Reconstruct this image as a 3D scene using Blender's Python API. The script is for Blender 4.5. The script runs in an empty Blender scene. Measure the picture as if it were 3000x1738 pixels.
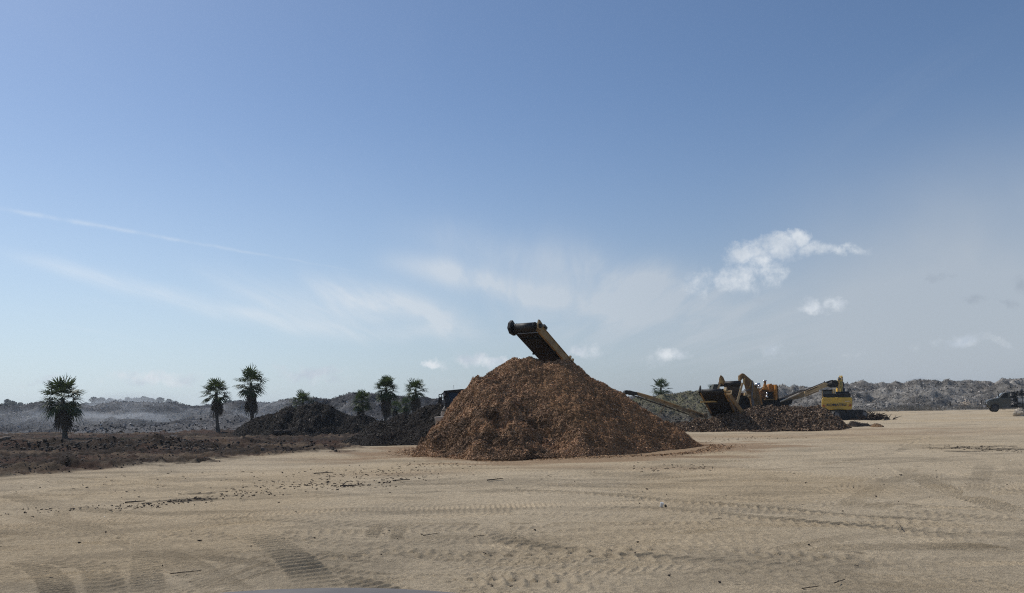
import bpy, math, random
import numpy as np
from mathutils import Vector, Matrix
R = math.radians
random.seed(7); rng = np.random.default_rng(11)
scene = bpy.context.scene
C = scene.collection

# ------------------------------------------------------------------ camera
H = 2.06; F = 2250.0; CX = 1500.0; CY = 1182.0; ROLL = R(1.0)
cr, sr = math.cos(ROLL), math.sin(ROLL)
cd = bpy.data.cameras.new('camera'); cam = bpy.data.objects.new('camera', cd); C.objects.link(cam)
cd.sensor_width = 36; cd.lens = 36 * F / 3000; cd.shift_y = (CY - 869) / 3000.0
cd.clip_start = 0.05; cd.clip_end = 9000
cam.matrix_world = Matrix(((cr, sr, 0, 0), (0, 0, -1, 0), (-sr, cr, 0, H), (0, 0, 0, 1)))
scene.camera = cam

def P(px, py, D):
    """point at distance D that is seen at photo pixel (px,py)"""
    X, Y = px - CX, CY - py
    return Vector(((X * cr + Y * sr) / F * D, D, H + (-X * sr + Y * cr) / F * D))
def G(px, py):
    """point on flat ground seen at that pixel"""
    X, Y = px - CX, CY - py
    return P(px, py, -H * F / (-X * sr + Y * cr))

# ------------------------------------------------------------------ sun, sky, exposure
SUN_AZ, SUN_EL = R(-52), R(49)
sund = Vector((math.sin(SUN_AZ) * math.cos(SUN_EL), math.cos(SUN_AZ) * math.cos(SUN_EL), math.sin(SUN_EL)))
sl = bpy.data.lights.new('sun', 'SUN'); sl.energy = 2.9; sl.angle = R(0.5); sl.color = (1.0, 0.95, 0.87)
sun = bpy.data.objects.new('sun', sl); C.objects.link(sun)
sun.rotation_mode = 'QUATERNION'; sun.rotation_quaternion = sund.to_track_quat('Z', 'Y'); sun.location = (-60, 40, 90)
scene.view_settings.view_transform = 'Standard'; scene.view_settings.look = 'None'
scene.view_settings.exposure = 0.0; scene.view_settings.gamma = 1.0
scene.cycles.volume_bounces = 0; scene.cycles.use_denoising = False; scene.cycles.adaptive_threshold = 0.006; scene.cycles.filter_width = 1.15
scene.cycles.max_bounces = 6
SKY_STRENGTH = 0.11

world = bpy.data.worlds.new('World'); scene.world = world; world.use_nodes = True

class NT:
    def __init__(s, nt): s.nt = nt
    def put(s, sock, v):
        if isinstance(v, bpy.types.NodeSocket): s.nt.links.new(v, sock)
        elif v is not None: sock.default_value = v
    def node(s, t, **k):
        n = s.nt.nodes.new(t)
        for a, b in k.items(): setattr(n, a, b)
        return n
    def m(s, op, a, b=None, c=None, clamp=False):
        n = s.node('ShaderNodeMath', operation=op, use_clamp=clamp)
        for i, v in enumerate((a, b, c)):
            if v is not None: s.put(n.inputs[i], v)
        return n.outputs[0]
    def v(s, op, a, b=None):
        n = s.node('ShaderNodeVectorMath', operation=op)
        s.put(n.inputs[0], a)
        if b is not None: s.put(n.inputs[1], b)
        return n.outputs['Value'] if op in ('DOT_PRODUCT', 'LENGTH') else n.outputs[0]
    def noise(s, vec, scale, detail=4, rough=0.55, color=False, dist=0.0, lac=2.0):
        n = s.node('ShaderNodeTexNoise'); s.put(n.inputs['Vector'], vec)
        n.inputs['Scale'].default_value = scale; n.inputs['Detail'].default_value = detail
        n.inputs['Roughness'].default_value = rough; n.inputs['Distortion'].default_value = dist
        n.inputs['Lacunarity'].default_value = lac
        return n.outputs['Color' if color else 'Fac']
    def ss(s, x, lo, hi, a=0.0, b=1.0):
        n = s.node('ShaderNodeMapRange', interpolation_type='SMOOTHSTEP')
        s.put(n.inputs['Value'], x)
        for k, q in zip(('From Min', 'From Max', 'To Min', 'To Max'), (lo, hi, a, b)): n.inputs[k].default_value = q
        return n.outputs['Result']
    def mix(s, f, a, b, blend='MIX'):
        n = s.node('ShaderNodeMix', data_type='RGBA', blend_type=blend)
        s.put(n.inputs['Factor'], f); s.put(n.inputs['A'], a); s.put(n.inputs['B'], b)
        return n.outputs['Result']
    def xyz(s, a, b, c):
        n = s.node('ShaderNodeCombineXYZ')
        for i, q in enumerate((a, b, c)): s.put(n.inputs[i], q)
        return n.outputs[0]

def build_sky():
    nt = world.node_tree; nt.nodes.clear(); n = NT(nt)
    sky = n.node('ShaderNodeTexSky', sky_type='NISHITA', sun_disc=False)
    sky.sun_elevation = SUN_EL; sky.sun_rotation = SUN_AZ
    sky.altitude = 0; sky.air_density = 0.85; sky.dust_density = 0.55; sky.ozone_density = 2.6
    d = n.node('ShaderNodeTexCoord').outputs['Generated']
    sp = n.node('ShaderNodeSeparateXYZ'); n.put(sp.inputs[0], d)
    x, y, z = sp.outputs
    ys = n.m('MAXIMUM', y, 0.08)
    front = n.ss(y, 0.1, 0.3)
    g = n.xyz(n.m('DIVIDE', x, ys), n.m('DIVIDE', z, ys), 0.0)
    def uv(px, py):
        p = P(px, py, 1.0); return (p.x, p.z - H)
    # thin high cloud drawn out along bands of wind
    plane = n.node('ShaderNodeMapping'); zz = n.m('MAXIMUM', n.m('ADD', z, 0.03), 0.03)
    pv = n.xyz(n.m('DIVIDE', x, zz), n.m('DIVIDE', y, zz), 0.0)
    n.put(plane.inputs['Vector'], pv); plane.inputs['Rotation'].default_value = (0, 0, R(20)); plane.inputs['Scale'].default_value = (1.7, 0.22, 1)
    fib = n.noise(plane.outputs[0], 1.3, 7, 0.6, dist=0.5)
    soft = n.noise(pv, 0.45, 4, 0.5)
    warp = n.noise(d, 5.0, 3, 0.5, color=True)
    gw = n.v('ADD', g, n.v('MULTIPLY', n.v('SUBTRACT', warp, (0.5, 0.5, 0.5)), (0.05, 0.05, 0)))
    total = None
    def acc(v):
        nonlocal total
        total = v if total is None else n.m('ADD', total, v)
    def streak(a, b, w, s, soft_end=0.12):
        (ax, ay), (bx, by) = uv(*a), uv(*b)
        L = math.hypot(bx - ax, by - ay); tx, ty = (bx - ax) / L, (by - ay) / L
        r = n.v('SUBTRACT', gw, (ax, ay, 0))
        al = n.v('DOT_PRODUCT', r, (tx, ty, 0)); ac = n.v('DOT_PRODUCT', r, (-ty, tx, 0))
        e = n.m('EXPONENT', n.m('MULTIPLY', n.m('MULTIPLY', ac, ac), -1.0 / (w * w)))
        wn = n.m('MULTIPLY', n.ss(al, -soft_end, soft_end), n.ss(al, L + soft_end, L - soft_end * 1.0))
        acc(n.m('MULTIPLY', n.m('MULTIPLY', e, wn), s))
    streak((120, 770), (980, 965), .011, .55)
    streak((700, 830), (1020, 945), .018, .48)
    streak((950, 850), (1330, 955), .019, 1.35, .09)
    streak((1230, 800), (1830, 890), .015, 1.0, .10)
    streak((1330, 720), (1780, 800), .028, .38)
    streak((1750, 780), (2080, 850), .030, .75)
    streak((1500, 900), (2300, 960), .055, .48, .2)
    fine = total; total = None
    streak((2450, 980), (3300, 840), .14, 1.0, .2)
    streak((1850, 940), (2350, 900), .07, .30, .2)
    streak((2500, 720), (3200, 600), .09, .20, .16)
    streak((1900, 1010), (3100, 1010), .07, .30, .2)
    veil = n.m('MULTIPLY', total, n.ss(n.noise(gw, 3.0, 5, .55), .25, .7, .6, 1.1)); total = fine
    streak((1060, 980), (1240, 985), .008, .25)
    fibm = n.ss(fib, 0.32, 0.68, 0.35, 1.25)
    total = n.m('ADD', n.m('MULTIPLY', total, fibm), veil)
    acc(n.m('MULTIPLY', n.m('MULTIPLY', n.ss(fib, 0.5, 0.85), n.ss(soft, 0.42, 0.7)), 0.22))
    # vapour trail
    (ax, ay), (bx, by) = uv(-60, 600), uv(1230, 828)
    L = math.hypot(bx - ax, by - ay); tx, ty = (bx - ax) / L, (by - ay) / L
    r = n.v('SUBTRACT', g, (ax, ay, 0))
    r = n.v('ADD', r, n.v('MULTIPLY', n.v('SUBTRACT', n.noise(d, 60, 2, 0.5, color=True), (0.5, 0.5, 0.5)), (0.004, 0.004, 0)))
    al = n.v('DOT_PRODUCT', r, (tx, ty, 0)); ac = n.v('DOT_PRODUCT', r, (-ty, tx, 0))
    wid = n.ss(al, 0, L, 0.0028, 0.0011)
    q = n.m('DIVIDE', ac, wid)
    tr = n.m('EXPONENT', n.m('MULTIPLY', n.m('MULTIPLY', q, q), -1.0))
    tr = n.m('MULTIPLY', tr, n.m('MULTIPLY', n.ss(al, -.1, 0.0), n.ss(al, L, L * .35)))
    acc(n.m('MULTIPLY', n.m('MULTIPLY', tr, n.ss(n.noise(d, 40, 3, .6), .3, .65, .25, 1.0)), 0.33))
    cirrus = n.m('MULTIPLY', n.m('MINIMUM', total, 0.85), front)
    # cumulus puffs
    w2 = n.noise(d, 22.0, 6, 0.62, color=True)
    gc = n.v('ADD', g, n.v('MULTIPLY', n.v('SUBTRACT', w2, (0.5, 0.5, 0.5)), (0.075, 0.05, 0)))
    def puffs(lst):
        best = None
        for px, py, rx, ry, s in lst:
            u, v_ = uv(px, py)
            q = n.v('MULTIPLY', n.v('SUBTRACT', gc, (u, v_, 0)), (F / rx, F / ry, 0))
            k = n.m('MULTIPLY', n.m('SUBTRACT', 1.0, n.v('LENGTH', q)), s)
            best = k if best is None else n.m('MAXIMUM', best, k)
        return best
    bw = puffs([(2190, 750, 95, 48, 1), (2275, 725, 105, 50, 1), (2225, 775, 90, 40, .8), (2335, 705, 55, 38, 1), (2400, 738, 120, 26, .8), (2500, 728, 70, 28, .8),
                (2160, 815, 75, 60, .75), (2230, 800, 70, 50, .6), (2050, 825, 70, 50, .6), (2385, 903, 60, 28, .9), (2445, 888, 45, 24, .8),
                (1700, 1018, 75, 28, .9), (1400, 1060, 125, 26, 1.1), (1270, 1070, 55, 16, 1.0), (1500, 1052, 50, 16, .9), (1955, 1042, 80, 30, .75), (900, 1090, 160, 26, .95),
                (450, 1112, 180, 28, .75), (2270, 1045, 90, 30, .5), (2830, 1005, 150, 28, .6), (2500, 1030, 60, 18, .25), (130, 1118, 100, 18, .6), (960, 1110, 95, 30, .6)])
    detail = n.noise(d, 34.0, 8, 0.72)
    cum = n.m('MULTIPLY', n.ss(n.m('ADD', n.m('MULTIPLY', bw, 1.15), n.m('MULTIPLY', n.m('SUBTRACT', detail, 0.5), 2.2)), 0.0, 1.05), front)
    cum = n.m('MULTIPLY', cum, n.ss(bw, -.02, .18))
    shade = n.ss(n.noise(n.v('ADD', d, (0, 0, .012)), 26.0, 5, .6), .3, .7)
    bg = puffs([(2765, 818, 55, 20, .7), (2850, 888, 70, 26, .8), (2990, 840, 50, 40, .8), (2960, 893, 60, 22, .7), (2220, 870, 40, 14, .3)])
    grey = n.m('MULTIPLY', n.ss(n.m('ADD', bg, n.m('MULTIPLY', n.m('SUBTRACT', detail, .5), 2.0)), 0.1, 0.9, 0, .26), n.m('MULTIPLY', front, n.ss(bg, -.05, .2)))
    k = 1.0 / SKY_STRENGTH
    col = n.mix(1.0, sky.outputs[0], (0.86, 0.915, 0.95, 1), 'MULTIPLY')
    # a whitish moist band of air close to the horizon
    band = n.m('MULTIPLY', n.m('POWER', n.ss(z, 0.46, -0.05), 1.6), 0.86)
    left = n.ss(x, -.55, .5)
    hz = n.mix(left, (0.58 * k, 0.69 * k, 0.78 * k, 1), (0.315 * k, 0.365 * k, 0.42 * k, 1))
    col = n.mix(band, col, hz)
    cc = n.mix(left, (0.80 * k, 0.85 * k, 0.90 * k, 1), (0.48 * k, 0.53 * k, 0.59 * k, 1))
    col = n.mix(n.m('MULTIPLY', cirrus, 0.80), col, cc)
    col = n.mix(n.m('MULTIPLY', cum, 0.88), col, n.mix(shade, (0.50 * k, 0.57 * k, 0.66 * k, 1), (0.78 * k, 0.82 * k, 0.86 * k, 1)))
    col = n.mix(grey, col, (0.22 * k, 0.26 * k, 0.33 * k, 1))
    bgn = n.node('ShaderNodeBackground'); bgn.inputs['Strength'].default_value = SKY_STRENGTH
    n.put(bgn.inputs['Color'], col)
    out = n.node('ShaderNodeOutputWorld'); nt.links.new(bgn.outputs[0], out.inputs['Surface'])
build_sky()

# ------------------------------------------------------------------ helpers: noise, meshes, materials, tags
def hsh(ix, iy, seed):
    h = (ix.astype(np.int64) * 374761393 + iy.astype(np.int64) * 668265263 + seed * 974634777) & 0xffffffff
    h = ((h ^ (h >> 13)) * 1274126177) & 0xffffffff
    return ((h ^ (h >> 16)) & 0xffffff) / float(0xffffff)
def vn(x, y, seed=0):
    x = np.asarray(x, float); y = np.asarray(y, float)
    ix, iy = np.floor(x), np.floor(y); fx, fy = x - ix, y - iy
    fx = fx * fx * fx * (fx * (fx * 6 - 15) + 10); fy = fy * fy * fy * (fy * (fy * 6 - 15) + 10)
    a, b = hsh(ix, iy, seed), hsh(ix + 1, iy, seed); c, d = hsh(ix, iy + 1, seed), hsh(ix + 1, iy + 1, seed)
    return (a + (b - a) * fx) * (1 - fy) + (c + (d - c) * fx) * fy
def fbm(x, y, o=4, seed=0, g=0.5):
    t, a, s = 0.0, 1.0, 0.0
    for i in range(o):
        ca, sa = math.cos(i * 1.1), math.sin(i * 1.1)
        t = t + a * vn((x * ca - y * sa) * 2 ** i, (x * sa + y * ca) * 2 ** i, seed + i * 17); s += a; a *= g
    return t / s
def ridged(x, y, o=4, seed=0):
    t, a, s = 0.0, 1.0, 0.0
    for i in range(o):
        t = t + a * (1 - np.abs(2 * vn(x * 2 ** i, y * 2 ** i, seed + i * 13) - 1)); s += a; a *= 0.5
    return t / s
def sstep(a, b, x):
    t = np.clip((x - a) / (b - a), 0, 1); return t * t * (3 - 2 * t)

def mesh_np(name, V, Q, mat, col=None, smooth=False, parent=None):
    V = np.asarray(V, np.float32); Q = np.asarray(Q, np.int32); k = Q.shape[1]
    me = bpy.data.meshes.new(name); me.vertices.add(len(V)); me.vertices.foreach_set('co', V.ravel())
    me.loops.add(Q.size); me.loops.foreach_set('vertex_index', Q.ravel())
    me.polygons.add(len(Q)); me.polygons.foreach_set('loop_start', np.arange(0, Q.size, k, dtype=np.int32))
    me.polygons.foreach_set('loop_total', np.full(len(Q), k, np.int32))
    me.polygons.foreach_set('use_smooth', np.full(len(Q), smooth, bool))
    if col is not None:
        at = me.color_attributes.new('Col', 'FLOAT_COLOR', 'POINT')
        cc = np.ones((len(V), 4), np.float32); cc[:, :3] = col; at.data.foreach_set('color', cc.ravel())
    me.update(calc_edges=True); me.validate()
    me.materials.append(mat); o = bpy.data.objects.new(name, me); C.objects.link(o)
    if parent is not None: o.parent = parent
    return o
def grid_quads(nr, nc):
    i = np.arange(nr - 1)[:, None] * nc + np.arange(nc - 1)[None, :]
    return np.stack([i, i + 1, i + nc + 1, i + nc], -1).reshape(-1, 4)

def tag(o, label=None, cat=None, group=None, kind=None):
    if label: o['label'] = label
    if cat: o['category'] = cat
    if group: o['group'] = group
    if kind: o['kind'] = kind
    return o
def thing(name, label, cat, loc=(0, 0, 0), group=None, rz=0.0):
    o = bpy.data.objects.new(name, None); C.objects.link(o); o.location = loc; o.rotation_euler = (0, 0, rz); o.empty_display_size = .3
    return tag(o, label, cat, group)

def mat(name, rgb, rough=0.7, metal=0.0, var=0.25, vscale=3.0, dirt=None, dirt_amt=0.5, bump=0.0, bscale=30.0, attr=False, coat=0.0, spec=0.4, trans=None):
    m = bpy.data.materials.new(name); m.use_nodes = True; n = NT(m.node_tree)
    b = m.node_tree.nodes['Principled BSDF']
    co = n.node('ShaderNodeTexCoord').outputs['Object']
    if attr:
        a = n.node('ShaderNodeAttribute', attribute_name='Col'); col = a.outputs['Color']
    else: col = (*rgb, 1)
    f = n.noise(co, vscale, 5, 0.6)
    k = n.ss(f, 0.25, 0.75, 1 - var, 1 + var)
    col = n.mix(1.0, col, n.xyz(k, k, k), 'MULTIPLY')
    if dirt:
        f2 = n.ss(n.noise(co, vscale * 0.7, 6, 0.7, dist=.4), 0.42, 0.68, 0, dirt_amt)
        col = n.mix(f2, col, (*dirt, 1))
    n.put(b.inputs['Base Color'], col)
    b.inputs['Roughness'].default_value = rough; b.inputs['Metallic'].default_value = metal
    b.inputs['Specular IOR Level'].default_value = spec; b.inputs['Coat Weight'].default_value = coat
    if bump:
        bn = n.node('ShaderNodeBump'); bn.inputs['Strength'].default_value = 1.0; bn.inputs['Distance'].default_value = bump
        n.put(bn.inputs['Height'], n.noise(co, bscale, 5, 0.65)); n.put(b.inputs['Normal'], bn.outputs[0])
    if trans:
        tb = n.node('ShaderNodeBsdfTranslucent'); tb.inputs['Color'].default_value = (*trans, 1)
        mx = n.node('ShaderNodeMixShader'); mx.inputs[0].default_value = .3
        m.node_tree.links.new(b.outputs[0], mx.inputs[1]); m.node_tree.links.new(tb.outputs[0], mx.inputs[2])
        m.node_tree.links.new(mx.outputs[0], m.node_tree.nodes['Material Output'].inputs['Surface'])
    return m

class MB:
    """collects solids and links them as one mesh"""
    def __init__(s): s.v = []; s.f = []
    def add(s, vs, fs):
        o = len(s.v); s.v += [tuple(p) for p in vs]; s.f += [tuple(i + o for i in f) for f in fs]; return s
    def prism(s, pts, ex):
        """polygon of 3-D points pushed along ex"""
        ex = Vector(ex); k = len(pts); a = [Vector(p) for p in pts]
        vs = a + [p + ex for p in a]
        fs = [tuple(range(k))[::-1], tuple(range(k, 2 * k))] + [(i, (i + 1) % k, k + (i + 1) % k, k + i) for i in range(k)]
        return s.add(vs, fs)
    def box(s, c, d, M=None):
        c = Vector(c); hx, hy, hz = d[0] / 2, d[1] / 2, d[2] / 2
        vs = [Vector((x * hx, y * hy, z * hz)) for x in (-1, 1) for y in (-1, 1) for z in (-1, 1)]
        vs = [c + (M @ p if M else p) for p in vs]
        return s.add(vs, [(0, 1, 3, 2), (4, 6, 7, 5), (0, 4, 5, 1), (2, 3, 7, 6), (0, 2, 6, 4), (1, 5, 7, 3)])
    def beam(s, p, q, w, h, up=(0, 0, 1)):
        p, q = Vector(p), Vector(q); d = (q - p); L = d.length; d.normalize()
        x = d.cross(Vector(up)).normalized(); z = x.cross(d)
        return s.box((p + q) / 2, (w, L, h), Matrix((x, d, z)).transposed())
    def tube(s, p, q, r0, r1=None, k=12, caps=True):
        r1 = r0 if r1 is None else r1
        p, q = Vector(p), Vector(q); d = (q - p).normalized()
        a = d.cross(Vector((0, 0, 1)) if abs(d.z) < .95 else Vector((1, 0, 0))).normalized(); b = d.cross(a)
        vs = []
        for c, r in ((p, r0), (q, r1)):
            for i in range(k):
                t = 2 * math.pi * i / k; vs.append(c + a * math.cos(t) * r + b * math.sin(t) * r)
        fs = [(i, (i + 1) % k, k + (i + 1) % k, k + i) for i in range(k)]
        if caps: fs += [tuple(range(k))[::-1], tuple(range(k, 2 * k))]
        return s.add(vs, fs)
    def path(s, pts, r, k=8):
        for a, b in zip(pts[:-1], pts[1:]): s.tube(a, b, r, r, k)
        return s
    def lathe(s, base, axis, prof, k=16):
        base = Vector(base); d = Vector(axis).normalized()
        a = d.cross(Vector((0, 0, 1)) if abs(d.z) < .95 else Vector((1, 0, 0))).normalized(); b = d.cross(a)
        vs = []
        for h, r in prof:
            for i in range(k):
                t = 2 * math.pi * i / k; vs.append(base + d * h + (a * math.cos(t) + b * math.sin(t)) * r)
        fs = []
        for j in range(len(prof) - 1):
            fs += [(j * k + i, j * k + (i + 1) % k, (j + 1) * k + (i + 1) % k, (j + 1) * k + i) for i in range(k)]
        fs += [tuple(range(k))[::-1], tuple(range((len(prof) - 1) * k, len(prof) * k))]
        return s.add(vs, fs)
    def build(s, name, m, parent=None, bevel=0.0, smooth=False, seg=2):
        me = bpy.data.meshes.new(name)
        off = Vector(parent.location) if (parent is not None and parent.type == 'EMPTY' and parent.get('abs')) else None
        vs = [Vector(p) - off for p in s.v] if off is not None else s.v
        me.from_pydata([tuple(p) for p in vs], [], s.f); me.update(); me.validate()
        if smooth:
            for p in me.polygons: p.use_smooth = len(p.vertices) == 4
        me.materials.append(m); o = bpy.data.objects.new(name, me); C.objects.link(o)
        if parent is not None: o.parent = parent
        if bevel:
            b = o.modifiers.new('bevel', 'BEVEL'); b.width = bevel; b.segments = seg; b.limit_method = 'ANGLE'
        return o
def athing(name, label, cat, loc, group=None):
    """a thing whose parts are given in scene coordinates"""
    t = thing(name, label, cat, loc, group); t['abs'] = 1; return t
def rockmesh(rx, ry, rz, seed, n=14):
    u = np.linspace(0, math.pi, n); w = np.linspace(0, 2 * math.pi, 2 * n, endpoint=False)
    U, W = np.meshgrid(u, w, indexing='ij'); x, y, z = np.sin(U) * np.cos(W), np.sin(U) * np.sin(W), np.cos(U)
    k = 0.55 + .9 * fbm(x * 1.9 + 5 + seed, y * 1.9 + z * 2.3 + 9, 4, seed, .6)
    V = np.stack([x * k * rx, y * k * ry, z * k * rz], -1).reshape(-1, 3)
    nr, nc = U.shape; Q = []
    for i in range(nr - 1):
        for j in range(nc): Q.append((i * nc + j, (i + 1) * nc + j, (i + 1) * nc + (j + 1) % nc, i * nc + (j + 1) % nc))
    return V, Q

SAND = np.array([0.525, 0.422, 0.284]); DUST = np.array([0.33, 0.22, 0.13]); SOIL = np.array([0.036, 0.0235, 0.0155])
CHIP = np.array([0.26, 0.143, 0.070])

# ------------------------------------------------------------------ ground
bpts = [G(0, 1415), G(250, 1387), G(500, 1362), G(800, 1336), G(1000, 1314), G(1100, 1309)]
BX = [-60, -30, -20] + [p.x for p in bpts] + [-4.5, 0, 9, 13, 40]
BY = [-40, -5, 10] + [p.y for p in bpts] + [44, 58, 75, 300, 400]
def soil_mask(x, y):
    yb = np.interp(x, BX, BY)
    d = (y - yb) * 0.55 + (fbm(x * .35, y * .35, 4, 5) - .5) * 8.0 + (fbm(x * 1.6, y * 1.6, 3, 6) - .5) * 2.6
    return (.75 * sstep(-.4, 1.6, d) + .25 * sstep(-4.5, 1.6, d)) * sstep(115, 95, y - x * 0.0) 
tracks = []
def track(pix, w, pitch, depth, typ='bar', world=False):
    pts = [Vector((p[0], p[1], 0)) for p in pix] if world else [G(*p) for p in pix]
    # smooth through the points
    out = []
    for i in range(len(pts) - 1):
        p0 = pts[max(i - 1, 0)]; p1 = pts[i]; p2 = pts[i + 1]; p3 = pts[min(i + 2, len(pts) - 1)]
        for k in range(8):
            t = k / 8.0
            out.append(0.5 * ((2 * p1) + (p2 - p0) * t + (2 * p0 - 5 * p1 + 4 * p2 - p3) * t * t + (3 * p1 - p0 - 3 * p2 + p3) * t ** 3))
    out.append(pts[-1]); tracks.append((out[::-1], w, pitch, depth * (1.2 if typ in ('bar', 'line') else 1.0), typ))
track([(440, 1790), (432, 1700), (428, 1625), (420, 1560)], .40, .155, .030)
track([(1010, 1790), (920, 1700), (830, 1620), (770, 1585), (690, 1555)], .55, .19, .034)
track([(560, 1760), (690, 1690), (850, 1625)], .10, .6, .02, 'line'); track([(520, 1715), (700, 1655), (900, 1610)], .10, .6, .02, 'line')
track([(620, 1740), (760, 1690), (830, 1665)], .10, .6, .02, 'line'); track([(0, 1715), (180, 1690), (330, 1680)], .12, .6, .025, 'line')
track([(330, 1790), (300, 1700), (260, 1660), (0, 1640)], .45, .24, .03, 'chev')
track([(0, 1600), (500, 1570), (900, 1590), (1300, 1620), (1900, 1610), (2400, 1640), (3050, 1720)], .55, .28, .035, 'block')
track([(1440, 1520), (1480, 1570), (1600, 1600), (2100, 1650), (2700, 1690)], .50, .24, .04, 'chev')
track([(1500, 1500), (1900, 1490), (2300, 1530), (2650, 1560), (3050, 1620)], .5, .2, .035, 'chev')
track([(1300, 1440), (1700, 1448), (2000, 1470), (2350, 1500), (2700, 1530), (3050, 1545)], .5, .2, .04, 'chev')
track([(2460, 1520), (2500, 1470), (2600, 1410), (2760, 1370)], .5, .2, .03)
track([(2860, 1460), (2872, 1400), (2890, 1350)], .52, .12, .015)
track([(2640, 1360), (2760, 1430), (2900, 1480), (3050, 1530)], .6, .22, .05)
track([(2380, 1420), (2560, 1400), (2700, 1440), (2840, 1480)], .5, .2, .04)
track([(2540, 1500), (2600, 1480), (2700, 1500)], .6, .18, .03); track([(2720, 1370), (2760, 1410), (2800, 1450)], .4, .3, .02, 'line')
track([(1090, 1590), (1100, 1550), (1160, 1520)], .22, .14, .03); track([(1160, 1600), (1170, 1550), (1220, 1520)], .22, .14, .03)
track([(850, 1720), (980, 1700), (1150, 1740), (1180, 1790)], .5, .16, .03)
track([(1200, 1720), (1400, 1690), (1700, 1700), (2100, 1730)], .7, .26, .035, 'block')
track([(900, 1620), (1000, 1640), (1060, 1610)], .4, .2, .03, 'chev')
for i in range(130):
    px = random.uniform(-300, 3300); py = 1345 + 430 * random.random() ** 1.3
    p = G(px, py); a = random.gauss(0, .32) + (math.pi if random.random() < .5 else 0); kurv = random.gauss(0, .05); pts = []
    for k in range(16):
        pts.append((p.x, p.y)); p = p + Vector((math.cos(a), math.sin(a), 0)) * 1.6; a += kurv * 1.6
    track(pts, random.uniform(.3, .6), random.uniform(.10, .20), random.uniform(.012, .026), random.choice(('bar', 'bar', 'chev', 'chev', 'block', 'line')), True)

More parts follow.
